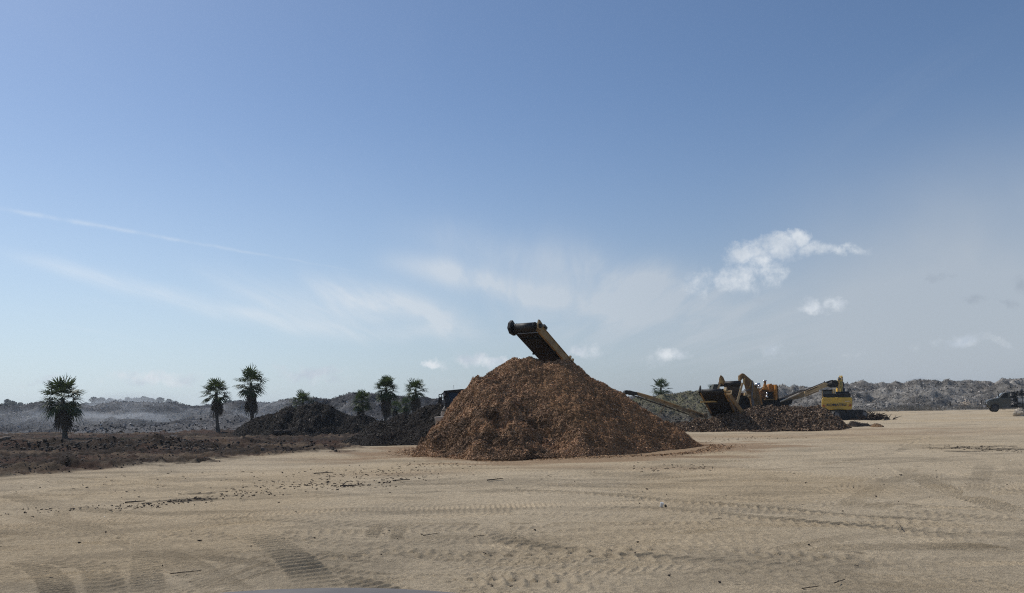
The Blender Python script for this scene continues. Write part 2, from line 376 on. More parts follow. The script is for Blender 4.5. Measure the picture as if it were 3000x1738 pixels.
def build_ground():
    d = [-150, -60, -20, 2.5]; w = [260, 200, 160, 90]
    q = 3.0
    while q < 690:
        d.append(q); w.append(q + 3.0)
        q *= 1.02 if q < 7.6 else (1.0018 if q < 14 else (1.0029 if q < 24 else (1.0045 if q < 45 else (1.008 if q < 92 else 1.03))))
    d = np.array(d); w = np.array(w); u = np.linspace(-.95, .95, 1240)
    X = w[:, None] * u[None, :]; Y = np.repeat(d[:, None], len(u), 1); nr, nc = X.shape
    print('ground grid', nr, nc)
    near = sstep(170, 60, Y)
    Z = (fbm(X * .22, Y * .22, 3, 1) - .5) * .16 * near * sstep(1, 9, np.abs(Y))
    m = np.zeros_like(X); sel = slice(4, nr)
    m[sel] = soil_mask(X[sel], Y[sel])
    sandy = 1 - m
    lum = .9 + .2 * fbm(X * .5, Y * .9, 4, 2)
    # wind and wheel churned sand
    r9 = slice(4, int(np.searchsorted(d, 90)))
    x, y = X[r9], Y[r9]
    churn = sstep(.42, .62, fbm(x * .28, y * .5, 3, 31))
    Zs = (fbm(x * 1.7, y * 2.1, 4, 3, .6) - .5) * .026 * (.5 + churn) + (fbm(x * 7.0, y * 8.0, 3, 4, .6) - .5) * .026 * (.45 + 1.3 * churn)
    tint = np.zeros_like(x); rt = random.Random(21); own = np.zeros(x.shape, np.int32); ti = 0; hd = np.zeros_like(x); cov = np.zeros_like(x)
    dd = d[r9]
    for pts, wd, pitch, depth, typ in tracks:   # earlier marks stay on top
        s0 = 0.0; ph = random.random(); ti += 1; tv = -.05 if ti <= 2 else (rt.uniform(-.22, -.10) if ti < 22 else rt.uniform(-.20, .08)); TL = sum((q - p).length for p, q in zip(pts[:-1], pts[1:]))
        for a, b in zip(pts[:-1], pts[1:]):
            dx, dy = b.x - a.x, b.y - a.y; L = math.hypot(dx, dy)
            if L < 1e-4: continue
            lo, hi = min(a.y, b.y) - wd, max(a.y, b.y) + wd
            i0, i1 = np.searchsorted(dd, lo), np.searchsorted(dd, hi)
            if i1 <= i0: s0 += L; continue
            xs, ys = x[i0:i1], y[i0:i1]
            wr = dd[(i0 + min(i1, len(dd)) - 1) // 2] + 3
            j0 = max(0, int(((min(a.x, b.x) - wd) / (wr * .95) + 1) / 2 * nc) - 40); j1 = min(nc, int(((max(a.x, b.x) + wd) / (wr * .95) + 1) / 2 * nc) + 40)
            if j1 <= j0: s0 += L; continue
            xs, ys = xs[:, j0:j1], ys[:, j0:j1]
            s = ((xs - a.x) * dx + (ys - a.y) * dy) / L; t = (-(xs - a.x) * dy + (ys - a.y) * dx) / L
            inside = (s >= 0) & (s < L) & (np.abs(t) < wd * .75)
            S = s + s0 + ph
            e = sstep(wd * .52, wd * .42, np.abs(t))
            if typ == 'bar': ph_ = S / pitch
            elif typ == 'chev': ph_ = (S + np.abs(t) * .7) / pitch
            elif typ == 'block': ph_ = (S + np.where(t > 0, pitch * .5, 0) + t * .3) / pitch
            else: ph_ = t / .045
            saw = ph_ - np.floor(ph_)
            prof = np.exp(-((saw - .5) / .17) ** 2) if typ != 'line' else .5 - .5 * np.cos(saw * 6.2832)
            wear = .25 + 1.1 * vn(xs * .8, ys * .8, 77)
            zz = (-.30 + prof) * depth * e * wear * sstep(0, min(2.5, TL * .3), s + s0) * sstep(TL, TL - min(2.5, TL * .3), s + s0) + .22 * depth * np.exp(-((np.abs(t) - wd * .56) / (.06 * wd + .015)) ** 2)
            H_ = hd[i0:i1, j0:j1]; V_ = cov[i0:i1, j0:j1]
            inside &= (own[i0:i1, j0:j1] == 0) | (own[i0:i1, j0:j1] == ti)
            own[i0:i1, j0:j1][inside & (e > 0)] = ti; tint[i0:i1, j0:j1][inside] = (tv * e * (.5 + .7 * vn(xs * 1.3, ys * 1.3, 78)) * sstep(0, min(2.5, TL * .3), s + s0) * sstep(TL, TL - min(2.5, TL * .3), s + s0))[inside]; H_[inside] = zz[inside]; V_[inside] = np.maximum(V_[inside], e[inside])
            s0 += L
    fade = 1 - m[r9]
    Zs = Zs * (1 - .6 * cov) + hd
    Z[r9] += Zs * (fade * .9 + .1)
    # rough dark soil with low windrows
    rough = (ridged(x * .8, y * .8, 4, 8) - .5) * .36 + (fbm(x * 3.2, y * 3.2, 3, 9) - .5) * .24 + (fbm(x * 8, y * 8, 3, 10) - .5) * .12
    Z[r9] += rough * m[r9] * sstep(0, 1, m[r9])
    Zw = np.zeros_like(x)
    for (a, b, hgt, ww) in ((G(-60, 1322), G(560, 1316), .42, 1.2), (G(-60, 1388), G(420, 1368), .30, .9), (G(300, 1330), G(900, 1292), .22, 1.4)):
        dx, dy = b.x - a.x, b.y - a.y; L = math.hypot(dx, dy)
        s = ((x - a.x) * dx + (y - a.y) * dy) / L; t = (-(x - a.x) * dy + (y - a.y) * dx) / L + (fbm(x * .4, y * .4, 2, 12) - .5) * 2
        Zw += hgt * np.exp(-(t / ww) ** 2) * sstep(-1, 2, s) * sstep(L + 1, L - 2, s) * (.3 + 1.4 * fbm(x * .9, y * .9, 3, 14))
    Z[r9] += Zw * m[r9]
    # colours: what the soil itself is
    col = SAND[None, None] * lum[..., None]
    warm = sstep(.45, .7, fbm(X * .16, Y * .16, 3, 21))[..., None]
    col = col * (1 - .10 * warm * np.array([0.2, .5, 1.0]))
    col[r9] = col[r9] * (1 + tint[..., None])      # pressed, damper sand in the wheel marks
    moist = sstep(.52, .70, fbm(X * .35, Y * 1.0, 4, 22))[..., None]
    col = col * (1 - .20 * moist)
    # chip dust round the big pile and under the screen
    dp = np.hypot((X - 2.2) / 9.2, (Y - 34) / 7.2) + (fbm(X * .5, Y * .9, 4, 23) - .5) * .75
    dm = sstep(1.18, .86, dp) * .85
    for (px, py, rx, ry, s) in ((1060, 1345, 3.0, 1.3, .7), (1180, 1385, 2.2, 1.0, .35), (1650, 1368, 2.2, .8, .5), (2360, 1275, 14, 3.0, .55), (2620, 1258, 6, 1.6, .7), (2700, 1266, 7, 1.2, .5), (2180, 1300, 6, 1.5, .4), (1960, 1370, 2.0, .6, .4)):
        g = G(px, py); dm = np.maximum(dm, s * np.exp(-((X - g.x) / rx) ** 2 - ((Y - g.y) / ry) ** 2) * sstep(.25, .65, fbm(X * .7, Y * 1.6, 4, 24) + .12))
    dm = dm[..., None]; col = col * (1 - dm) + DUST * (.8 + .4 * lum[..., None] * .5) * dm
    # dark stains on the sand
    st = np.zeros_like(X)
    for (px, py, rx, ry) in ((548, 1466, .75, .5), (590, 1445, .7, .35), (2810, 1312, 2.2, .6), (2840, 1322, 1.5, .4), (2960, 1315, 1.6, .5)):
        g = G(px, py); k = np.exp(-((X - g.x) / rx) ** 2 - ((Y - g.y) / ry) ** 2); st = np.maximum(st, sstep(.38, .62, k * .8 + (fbm(X * 2.2, Y * 3.5, 4, 25) - .5) * 1.3))
    col = col * (1 - .6 * st[..., None])
    fac = fbm(X * .3, Y * .8, 4, 26)
    soil = SOIL * (.55 + .9 * fbm(X * .7, Y * 1.5, 4, 27))[..., None]
    red = (sstep(.45, .65, fac) * .75)[..., None]
    soil = soil * (1 - red) + np.array([.075, .040, .026]) * red
    pale = (sstep(.52, .70, fbm(X * .25 + 9, Y * .9, 4, 28)) * .75)[..., None]
    soil = soil * (1 - pale) + np.array([.15, .108, .070]) * pale
    M3 = m[..., None]; col = col * (1 - M3) + soil * M3
    # far ground: duller, scrubby
    fr = (sstep(106, 114, Y))[..., None]
    col = col * (1 - fr) + np.array([.16, .145, .115]) * fr
    V = np.stack([X, Y, Z], -1).reshape(-1, 3)
    me_mat = ground_mat()
    o = mesh_np('ground', V, grid_quads(nr, nc), me_mat, col.reshape(-1, 3), smooth=True)
    tag(o, 'pale tyre-marked sand yard turning to dark soil on the left', 'ground', kind='structure')
    return d, u, w, Z
def ground_mat():
    m = bpy.data.materials.new('sand'); m.use_nodes = True; n = NT(m.node_tree); b = m.node_tree.nodes['Principled BSDF']
    a = n.node('ShaderNodeAttribute', attribute_name='Col').outputs['Color']
    co = n.node('ShaderNodeTexCoord').outputs['Object']
    f = n.ss(n.noise(co, 9.0, 8, .75), .3, .7, .80, 1.2)
    f2 = n.ss(n.noise(co, 55.0, 3, .7), .3, .7, .86, 1.14)
    k = n.m('MULTIPLY', f, f2)
    col = n.mix(1.0, a, n.xyz(k, k, k), 'MULTIPLY')
    # scattered specks of bark
    vo = n.node('ShaderNodeTexVoronoi'); n.put(vo.inputs['Vector'], co); vo.inputs['Scale'].default_value = 6.0
    sp = n.m('MULTIPLY', n.ss(vo.outputs['Distance'], .13, .08), n.ss(n.noise(co, .8, 4, .6), .52, .66))
    col = n.mix(n.m('MULTIPLY', sp, .75), col, (.05, .035, .025, 1))
    n.put(b.inputs['Base Color'], col); b.inputs['Roughness'].default_value = .95; b.inputs['Specular IOR Level'].default_value = .15
    bn = n.node('ShaderNodeBump'); bn.inputs['Distance'].default_value = .05; bn.inputs['Strength'].default_value = 1.0
    n.put(bn.inputs['Height'], n.noise(co, 22.0, 8, .75)); n.put(b.inputs['Normal'], bn.outputs[0])
    return m
GD, GU, GW, GZ = build_ground()
def gz(x, y):
    i = int(np.clip(np.searchsorted(GD, y), 1, len(GD) - 1)); j = int(np.clip(round((x / GW[i] / .95 + 1) / 2 * (len(GU) - 1)), 0, len(GU) - 1))
    return float(GZ[i, j])

# ------------------------------------------------------------------ materials
rough_attr = mat('heap_surface', (1, 1, 1), .95, var=.25, vscale=4, attr=True, bump=.05, bscale=9, spec=.1)
chip_attr = mat('chip_surface', (1, 1, 1), .75, var=.12, vscale=5, attr=True, spec=.25)
far_attr = mat('mound_surface', (1, 1, 1), .95, var=.35, vscale=1.3, attr=True, bump=.25, bscale=2.2, spec=.1)
yellow = mat('dusty_yellow_paint', (.42, .27, .085), .6, var=.2, vscale=2.5, dirt=(.17, .115, .065), dirt_amt=.75)
tan = mat('pale_dusty_paint', (.52, .37, .19), .65, var=.18, vscale=3, dirt=(.28, .19, .11), dirt_amt=.5)
darkyel = mat('grimy_yellow_paint', (.26, .155, .06), .7, var=.3, vscale=2, dirt=(.07, .05, .03), dirt_amt=.8)
rubber = mat('black_rubber', (.014, .0135, .013), .6, var=.3, vscale=6, dirt=(.045, .036, .027), dirt_amt=.3)
beltmat = mat('belt_underside', (.016, .013, .011), .9, var=.35, vscale=5, dirt=(.032, .024, .018), dirt_amt=.6, spec=.15)
blackm = mat('black_steel', (.011, .011, .012), .55, var=.3, vscale=5, dirt=(.035, .03, .025), dirt_amt=.35, spec=.3)
greysteel = mat('grey_steel', (.16, .16, .17), .5, .3, var=.3, vscale=4, dirt=(.1, .08, .06), dirt_amt=.5)
orange = mat('engine_orange_paint', (.50, .215, .045), .55, var=.25, vscale=4, dirt=(.12, .07, .03), dirt_amt=.6)
chrome = mat('bright_steel', (.62, .62, .62), .3, .9, var=.1, vscale=5)
exyel = mat('excavator_yellow_paint', (.58, .37, .055), .42, var=.08, vscale=2, dirt=(.36, .24, .09), dirt_amt=.45, coat=.2)
navy = mat('dark_blue_lettering', (.012, .016, .045), .5, var=.05)
redm = mat('red_reflector', (.30, .05, .02), .4, var=.1)
glass = mat('dark_tinted_glass', (.012, .016, .02), .08, var=.1, spec=.6)
olive = mat('dark_olive_truck_paint', (.042, .046, .041), .45, var=.15, vscale=2, dirt=(.12, .10, .075), dirt_amt=.28, coat=.2)
whitem = mat('white_tank_plastic', (.72, .70, .66), .45, var=.08, vscale=3, dirt=(.4, .34, .26), dirt_amt=.25)
beige = mat('pale_machine_paint', (.50, .43, .35), .55, var=.12, vscale=3, dirt=(.30, .23, .16), dirt_amt=.5)
wood = mat('weathered_wood', (.17, .12, .08), .85, var=.4, vscale=9, bump=.01)
darkwood = mat('dark_wood', (.045, .032, .024), .9, var=.4, vscale=9)
palewood = mat('bleached_wood', (.50, .42, .33), .85, var=.3, vscale=6)

# ------------------------------------------------------------------ heaps
def bits(pts, nrm, lmin, lmax, wr, col, tilt=.6, lift=.02, jit=.35, along=None):
    """small flat splinters lying on a surface: arrays of quads"""
    n = len(pts); L = rng.uniform(lmin, lmax, n) * rng.uniform(.6, 1.0, n); W = L * rng.uniform(wr[0], wr[1], n)
    t = rng.normal(size=(n, 3)); t -= nrm * (t * nrm).sum(1, keepdims=True) * (1 - tilt * .8)
    t /= np.linalg.norm(t, axis=1, keepdims=True) + 1e-9
    nn = nrm + rng.normal(size=(n, 3)) * tilt; b = np.cross(nn, t); b /= np.linalg.norm(b, axis=1, keepdims=True) + 1e-9
    c = pts + nrm * (lift * rng.uniform(.2, 1.2, n))[:, None]
    a = t * (L / 2)[:, None]; w = b * (W / 2)[:, None]
    V = np.stack([c - a - w, c + a - w * .7, c + a * .95 + w * .8, c - a + w], 1).reshape(-1, 3)
    Q = np.arange(4 * n).reshape(-1, 4)
    cc = col * (1 + rng.normal(size=(n, 1)) * jit).clip(.3, 2.2)
    return V, Q, np.repeat(cc, 4, 0)
def heightfield(name, x0, x1, y0, y1, res, hf, cf, m, parent=None, smooth=True):
    xs = np.arange(x0, x1 + res, res); ys = np.arange(y0, y1 + res, res)
    X, Y = np.meshgrid(xs, ys); Z = hf(X, Y)
    gx = np.gradient(Z, res, axis=1); gy = np.gradient(Z, res, axis=0)
    N = np.stack([-gx, -gy, np.ones_like(Z)], -1); N /= np.linalg.norm(N, axis=-1, keepdims=True)
    col = cf(X, Y, Z, N)
    nr, nc = X.shape; Q = grid_quads(nr, nc); z = Z.ravel()
    keep = (z[Q] > -.12).any(1); Q = Q[keep]
    used = np.unique(Q); re = np.full(nr * nc, -1); re[used] = np.arange(len(used))
    V = np.stack([X, Y, Z], -1).reshape(-1, 3)
    o = mesh_np(name, V[used], re[Q], m, col.reshape(-1, 3)[used], smooth=smooth, parent=parent)
    return o, X, Y, Z, N
def sample(X, Y, Z, N, n, ok):
    idx = np.flatnonzero(ok.ravel()); k = rng.choice(idx, n); res = X[0, 1] - X[0, 0]
    p = np.stack([X, Y, Z], -1).reshape(-1, 3)[k]; nn = N.reshape(-1, 3)[k]
    j = rng.uniform(-.5, .5, (n, 2)) * res; p[:, 0] += j[:, 0]; p[:, 1] += j[:, 1]
    p[:, 2] += -(nn[:, 0] * j[:, 0] + nn[:, 1] * j[:, 1]) / nn[:, 2].clip(.2)
    return p, nn
def sil(pts, D):
    """outline points -> (x, z) at distance D (number or function of px)"""
    out = []
    for px, py in pts:
        p = P(px, py, D(px) if callable(D) else D); out.append((p.x, p.z))
    out.sort(); return np.array([a for a, b in out]), np.array([b for a, b in out])

# the big brown pile of wood chips
def brown_pile():
    yc_px = lambda px: float(np.interp(px, [1190, 1330, 1560, 1800, 2070], [31.0, 33.0, 34.6, 34.4, 33.6]))
    sx, sz = sil([(1196, 1347), (1215, 1328), (1250, 1285), (1290, 1230), (1312, 1196), (1332, 1163), (1350, 1146), (1372, 1128), (1400, 1100), (1430, 1083), (1470, 1066), (1500, 1053), (1530, 1050), (1560, 1053), (1600, 1060),
                  (1640, 1059), (1675, 1066), (1700, 1080), (1740, 1103), (1790, 1134), (1840, 1164), (1900, 1206), (1960, 1243), (2010, 1275), (2050, 1300), (2085, 1318)], yc_px)
    yx = np.array([-4.3, -2.5, 1.0, 4.6, 8.6]); yy = np.array([31.0, 33.0, 34.6, 34.4, 33.6])
    def hf(X, Y):
        Rz = np.interp(X, sx, sz, left=-1, right=-1); yc = np.interp(X, yx, yy)
        dy = Y - yc
        crease = -1.2 + (34.6 - Y) * .75                      # x of the valley between the dug side and the fresh cone
        k = np.where(dy < 0, .70, .85)
        z = Rz - k * (np.sqrt(dy * dy + .5 ** 2) - .5)
        lf = sstep(1.0, -1.5, X - crease)
        z = z - .42 * np.exp(-((X - crease + .6) / .8) ** 2) * sstep(0, 1.2, z) * sstep(.3, -1.2, dy)
        act = sstep(-.05, .5, z)
        z = z + ((fbm(X * .8, Y * .8, 3, 41) - .5) * .75 * (.4 + 1.0 * lf) + (fbm(X * 2.3, Y * 2.3, 4, 42) - .5) * .34 * (.7 + .6 * lf)
                 + (ridged(X * 4.5, Y * 4.5, 3, 43) - .6) * .15) * act * sstep(.1, .9, z + .35)
        return z - .03
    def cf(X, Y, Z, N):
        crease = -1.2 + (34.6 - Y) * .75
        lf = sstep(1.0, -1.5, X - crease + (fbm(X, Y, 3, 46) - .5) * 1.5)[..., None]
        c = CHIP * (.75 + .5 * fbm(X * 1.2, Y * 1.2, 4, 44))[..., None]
        left_shade = sstep(.46, .62, fbm(X * .9 + 4, Y * .9 + Z, 3, 45))[..., None]; clump_shade = sstep(.56, .68, fbm(X * 1.6 + 9, Y * 1.6, 3, 47))[..., None]
        c = c * (1 - .60 * left_shade * lf) * (1 - .18 * lf) * (1 - .35 * clump_shade)  # shading of the left side and the clumps is painted into the chip colour
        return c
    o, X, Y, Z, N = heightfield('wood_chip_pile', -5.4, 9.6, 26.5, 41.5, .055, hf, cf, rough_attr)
    tag(o, 'largest heap, conical pile of reddish brown wood chips under the raised belt', 'wood chip pile')
    front = (Z > .02) & (Y < 35.6)
    shadeZ = 1 - .62 * sstep(.46, .62, fbm(X * .9 + 4, Y * .9 + Z, 3, 45)) * sstep(1.0, -1.5, X + 1.2 - (34.6 - Y) * .75) - .35 * sstep(.56, .68, fbm(X * 1.6 + 9, Y * 1.6, 3, 47))  # same painted shading, carried over to the loose chips
    rx0, ry0, rs0 = X[0, 0], Y[0, 0], X[0, 1] - X[0, 0]
    Vs, Qs, Cs, off = [], [], [], 0
    for n, l0, l1, wr, cmul, ok in ((52000, .03, .08, (.25, .6), 1.0, front), (30000, .03, .065, (.3, .7), .95, front & (X > -1.5 + (34.6 - Y) * .75)), (26000, .04, .11, (.25, .6), .95, front & (X < -.7 + (34.6 - Y) * .75)), (13000, .05, .12, (.2, .45), 1.35, front & (X < -.9 + (34.6 - Y) * .75)), (5000, .04, .10, (.3, .6), 1.7, front), (5000, .06, .13, (.2, .5), .4, front)):
        p, nn = sample(X, Y, Z, N, n, ok)
        base = np.array([.39, .218, .108]) * cmul * np.array([1, 1 + .06 * (cmul > 1), 1 + .25 * (cmul > 1)])
        v, q, c = bits(p, nn, l0, l1, wr, base, tilt=.5, lift=.02, jit=.24)
        wi = shadeZ[((p[:, 1] - ry0) / rs0).round().astype(int).clip(0, X.shape[0] - 1), ((p[:, 0] - rx0) / rs0).round().astype(int).clip(0, X.shape[1] - 1)]; c = c * np.repeat(.25 + .75 * wi.clip(.1, 1), 4)[:, None]
        Vs.append(v); Qs.append(q + off); Cs.append(c); off += len(v)
    ch = mesh_np('loose_chips', np.concatenate(Vs), np.concatenate(Qs), chip_attr, np.concatenate(Cs), parent=o); ch['kind'] = 'stuff'
    # chips that rolled onto the sand round the foot
    n = 5200; a = rng.uniform(math.pi * .85, 2.12 * math.pi, n); rr = 1 + np.abs(rng.normal(0, .085, n))
    x = 2.2 + np.cos(a) * 6.4 * rr; y = 34.2 + np.sin(a) * 5.5 * rr
    z = np.array([gz(i, j) for i, j in zip(x, y)]); p = np.stack([x, y, z], -1); nn = np.tile([0., 0, 1], (n, 1))
    v, q, c = bits(p, nn, .05, .13, (.25, .6), np.array([.33, .20, .105]), tilt=.35, lift=.02)
    s = mesh_np('scattered_chips', v, q, chip_attr, c); tag(s, 'loose brown chips strewn on the sand round the foot of the big pile', 'wood chips', kind='stuff')
brown_pile()

def simple_heap(name, label, cat, outline, D, dcen, kf, kb, cf, bitspec, res=.07, amp=(.5, .25, .12), seed=50, yshift=None, ridge=True, lumps=1.0, grp=None, flatten=.45):
    sx, sz = sil(outline, D)
    if yshift is None: yshift = lambda X: 0 * X
    def hf(X, Y):
        Rz = np.interp(X, sx, sz, left=-1.5, right=-1.5); dy = Y - (dcen + yshift(X))
        z = Rz - np.where(dy < 0, kf, kb) * (np.sqrt(dy * dy + flatten ** 2) - flatten)
        act = sstep(-.05, .45, z)
        return z + act * ((fbm(X * .7, Y * .7, 3, seed) - .5) * amp[0] + (fbm(X * 2., Y * 2., 4, seed + 1) - .5) * amp[1] + (ridged(X * 4.5, Y * 4.5, 3, seed + 2) - .6) * amp[2]) - .03
    hmax = sz.max()
    o, X, Y, Z, N = heightfield(name, sx.min() - .6, sx.max() + .6, dcen - hmax / kf - 2.5, dcen + hmax / kb + 2.5, res, hf, cf, rough_attr)
    tag(o, label, cat, grp)
    Vs, Qs, Cs, off = [], [], [], 0
    ok = (Z > .0) & (Y < dcen + .8 + yshift(X))
    for n, l0, l1, wr, base, tl in bitspec:
        p, nn = sample(X, Y, Z, N, n, ok); v, q, c = bits(p, nn, l0, l1, wr, np.array(base), tilt=tl, lift=.05, jit=.4)
        Vs.append(v); Qs.append(q + off); Cs.append(c); off += len(v)
    if Vs:
        ch = mesh_np('loose_bits', np.concatenate(Vs), np.concatenate(Qs), chip_attr, np.concatenate(Cs), parent=o); ch['kind'] = 'stuff'
    return o, X, Y, Z, N
def darkcol(X, Y, Z, N): return np.array([.021, .0165, .0135]) * (.6 + .8 * fbm(X * 1.3, Y * 1.3 + Z, 4, 61))[..., None]
simple_heap('compost_pile', 'wide black compost heap in front of the row of palms', 'compost pile',
            [(655, 1280), (690, 1262), (720, 1235), (745, 1214), (780, 1208), (815, 1203), (830, 1192), (850, 1190), (868, 1200), (885, 1190), (905, 1184), (940, 1187), (970, 1198), (1005, 1210), (1050, 1220), (1090, 1226), (1130, 1240), (1180, 1262), (1200, 1275)],
            59, 59, .62, .7, darkcol, [(12000, .04, .12, (.3, .8), (.024, .0185, .015), .5), (160, .1, .3, (.15, .35), (.12, .10, .085), .7)], .08, (.8, .40, .18), 50)
simple_heap('compost_pile', 'black compost heap sloping down from the machine beside the brown pile', 'compost pile',
            [(965, 1309), (1000, 1297), (1040, 1272), (1070, 1245), (1100, 1228), (1150, 1222), (1200, 1218), (1230, 1210), (1260, 1195), (1290, 1184), (1330, 1178), (1400, 1180), (1480, 1200)],
            42.5, 42.5, .55, .7, darkcol, [(12000, .03, .10, (.3, .8), (.024, .0185, .015), .5), (90, .1, .3, (.1, .3), (.14, .11, .09), .7)], .06, (.55, .32, .13), 70)
# fresh ridge of brown chips spilling against the compost
# coarse shredded heap under the screen
def shredcol(X, Y, Z, N): return np.array([.12, .078, .05]) * (.6 + .8 * fbm(X * 1.5, Y * 1.5, 4, 81))[..., None]
simple_heap('shredded_wood_heap', 'long low heap of coarse shredded wood in front of the yellow screening machine', 'wood heap',
            [(1880, 1268), (1930, 1254), (1960, 1246), (2000, 1237), (2040, 1231), (2080, 1226), (2110, 1220), (2140, 1212), (2170, 1199), (2195, 1195), (2230, 1198), (2270, 1196), (2310, 1195), (2350, 1194), (2380, 1192), (2395, 1195), (2420, 1206), (2440, 1222), (2465, 1240), (2495, 1254), (2540, 1262)],
            52, 52, .42, .6, shredcol, [(18000, .10, .30, (.10, .3), (.19, .125, .078), .8), (3800, .08, .28, (.1, .25), (.42, .30, .20), .8), (3500, .1, .25, (.2, .5), (.04, .028, .02), .8)], .08, (.45, .4, .25), 80)
simple_heap('shadow_heap', 'small smooth heap coloured dark as shadow on the sand below the yellow excavator', 'shadow heap',
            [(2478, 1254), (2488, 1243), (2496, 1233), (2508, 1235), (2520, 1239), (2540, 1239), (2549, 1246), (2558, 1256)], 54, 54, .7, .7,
            lambda X, Y, Z, N: np.array([.035, .028, .024]) * np.ones(X.shape + (1,)), [(300, .04, .1, (.3, .6), (.04, .03, .025), .5)], .05, (.05, .05, .03), 85)  # the excavator's shadow patch, put into this heap's dark colour
simple_heap('sand_mound', 'low orange sandy mound to the right of the small dark heap', 'sand mound',
            [(2548, 1256), (2560, 1243), (2572, 1241), (2585, 1249), (2600, 1256)], 52.5, 52.5, .7, .7,
            lambda X, Y, Z, N: np.array([.30, .19, .10]) * (.7 + .6 * fbm(X * 4, Y * 4, 3, 86))[..., None], [(500, .04, .1, (.3, .6), (.26, .16, .09), .5)], .05, (.1, .1, .06), 86)
def grasscol(X, Y, Z, N):
    g = sstep(.5, 2.2, Z + (fbm(X, Y, 3, 92) - .5) * 2.4)[..., None]
    k = (.6 + .8 * fbm(X * 1.7, Y * 1.7, 4, 91))[..., None]
    return (np.array([.13, .115, .10]) * (1 - g) + np.array([.195, .18, .11]) * g) * k
simple_heap('grassy_mound', 'grey spoil mound with grass on its crown behind the low left belt', 'mound',
            [(1700, 1240), (1790, 1200), (1840, 1180), (1880, 1166), (1920, 1160), (1960, 1158), (1990, 1150), (2030, 1143), (2060, 1146), (2100, 1160), (2160, 1190), (2210, 1230)],
            72, 72, .5, .6, grasscol, [(14000, .06, .2, (.12, .3), (.21, .195, .125), .5), (1500, .1, .3, (.3, .7), (.10, .09, .08), .6)], .12, (.5, .35, .14), 90)

# distant ranges of dumped debris
def far_range(name, outline, Dr, y0, y1, x0, x1, colA, colB, speck, seed, res=.3, label=''):
    us = np.array([(p[0]) for p in outline], float); zs = np.array([P(px, py, Dr).z for px, py in outline]); xs = np.array([P(px, py, Dr).x / Dr for px, py in outline])
    def hf(X, Y):
        prof = np.interp(X / Y, xs, zs)
        f = sstep(y0, Dr, Y + (fbm(X * .06, Y * .06, 2, seed + 9) - .5) * (Dr - y0) * .55); b = 1 - .75 * sstep(Dr, y1, Y)
        base = prof * (f ** .8) * b
        k = sstep(.05, 1.2, base)
        lump = ridged(X * .085, Y * .11, 4, seed) - .62
        near = 1 - .55 * np.exp(-((Y - Dr) / 9.0) ** 2)
        z = base + k * (lump * 3.2 * near + (fbm(X * .5, Y * .5, 4, seed + 3) - .5) * 1.0 * (.45 + .55 * near) + (ridged(X * 1.1, Y * 1.1, 4, seed + 5) - .6) * .75)
        return np.minimum(z, prof + .30 + .25 * (vn(X * .7, Y * .7, seed) - .5)) - .05
    def cf(X, Y, Z, N):
        t = sstep(.35, .65, fbm(X * .14, Y * .14 + Z * .2, 4, seed + 20))[..., None]
        k = (.5 + 1.0 * fbm(X * 1.1, Y * 1.1 + Z, 4, seed + 21))[..., None]
        c = (np.array(colA) * (1 - t) + np.array(colB) * t) * k
        return c
    o, X, Y, Z, N = heightfield(name, x0, x1, y0 - 6, y1, res, hf, cf, far_attr)
    tag(o, label, 'hills', kind='structure')
    ok = (Z > .1) & (Y < Dr + 6) & (N[..., 1] < .2)
    Vs, Qs, Cs, off = [], [], [], 0
    for n, l0, l1, base in speck:
        p, nn = sample(X, Y, Z, N, n, ok)
        v, q, c = bits(p, nn, l0, l1, (.15, .6), np.array(base), tilt=.9, lift=.1, jit=.45)
        Vs.append(v); Qs.append(q + off); Cs.append(c); off += len(v)
    ch = mesh_np('debris', np.concatenate(Vs), np.concatenate(Qs), chip_attr, np.concatenate(Cs)); tag(ch, label.replace('range', 'shards on the range'), 'debris', kind='stuff')
far_range('hills', [(-700, 1200), (-200, 1196), (0, 1197), (60, 1196), (120, 1182), (160, 1184), (205, 1188), (270, 1196), (330, 1185), (380, 1186), (430, 1187), (470, 1190), (520, 1189), (560, 1197), (610, 1192), (650, 1188), (705, 1180), (744, 1183), (794, 1187),
                    (844, 1175), (880, 1179), (919, 1173), (961, 1180), (1003, 1168), (1033, 1161), (1080, 1164), (1130, 1166), (1180, 1168), (1233, 1168), (1267, 1174), (1320, 1176), (1500, 1185), (1750, 1178), (1850, 1166), (1950, 1168)],
          108, 66, 150, -96, 24, (.060, .060, .064), (.140, .135, .132), [(20000, .1, .4, (.17, .165, .165)), (3600, .1, .4, (.42, .41, .40)), (8000, .12, .45, (.045, .043, .045))], 120, .3, 'long dark grey range of dumped debris behind the palms')
far_range('hills', [(1800, 1190), (1900, 1172), (2000, 1160), (2150, 1150), (2230, 1142), (2270, 1136), (2294, 1128), (2312, 1137), (2322, 1131), (2345, 1136), (2358, 1133), (2380, 1139), (2410, 1140), (2460, 1136), (2490, 1127), (2510, 1121), (2526, 1118), (2561, 1128), (2583, 1124), (2605, 1129), (2623, 1122),
                    (2643, 1129), (2679, 1118), (2718, 1118), (2745, 1120), (2758, 1124), (2773, 1115), (2794, 1123), (2830, 1121), (2867, 1122), (2897, 1120), (2913, 1126), (2932, 1113), (2966, 1114), (3000, 1114), (3100, 1112), (3300, 1120), (3700, 1130)],
          150, 112, 200, 18, 150, (.15, .138, .122), (.27, .25, .22), [(22000, .12, .5, (.34, .31, .27)), (5200, .12, .45, (.46, .41, .35)), (9000, .12, .5, (.10, .09, .08))], 160, .36, 'pale grey range of dumped debris behind the excavator and truck')

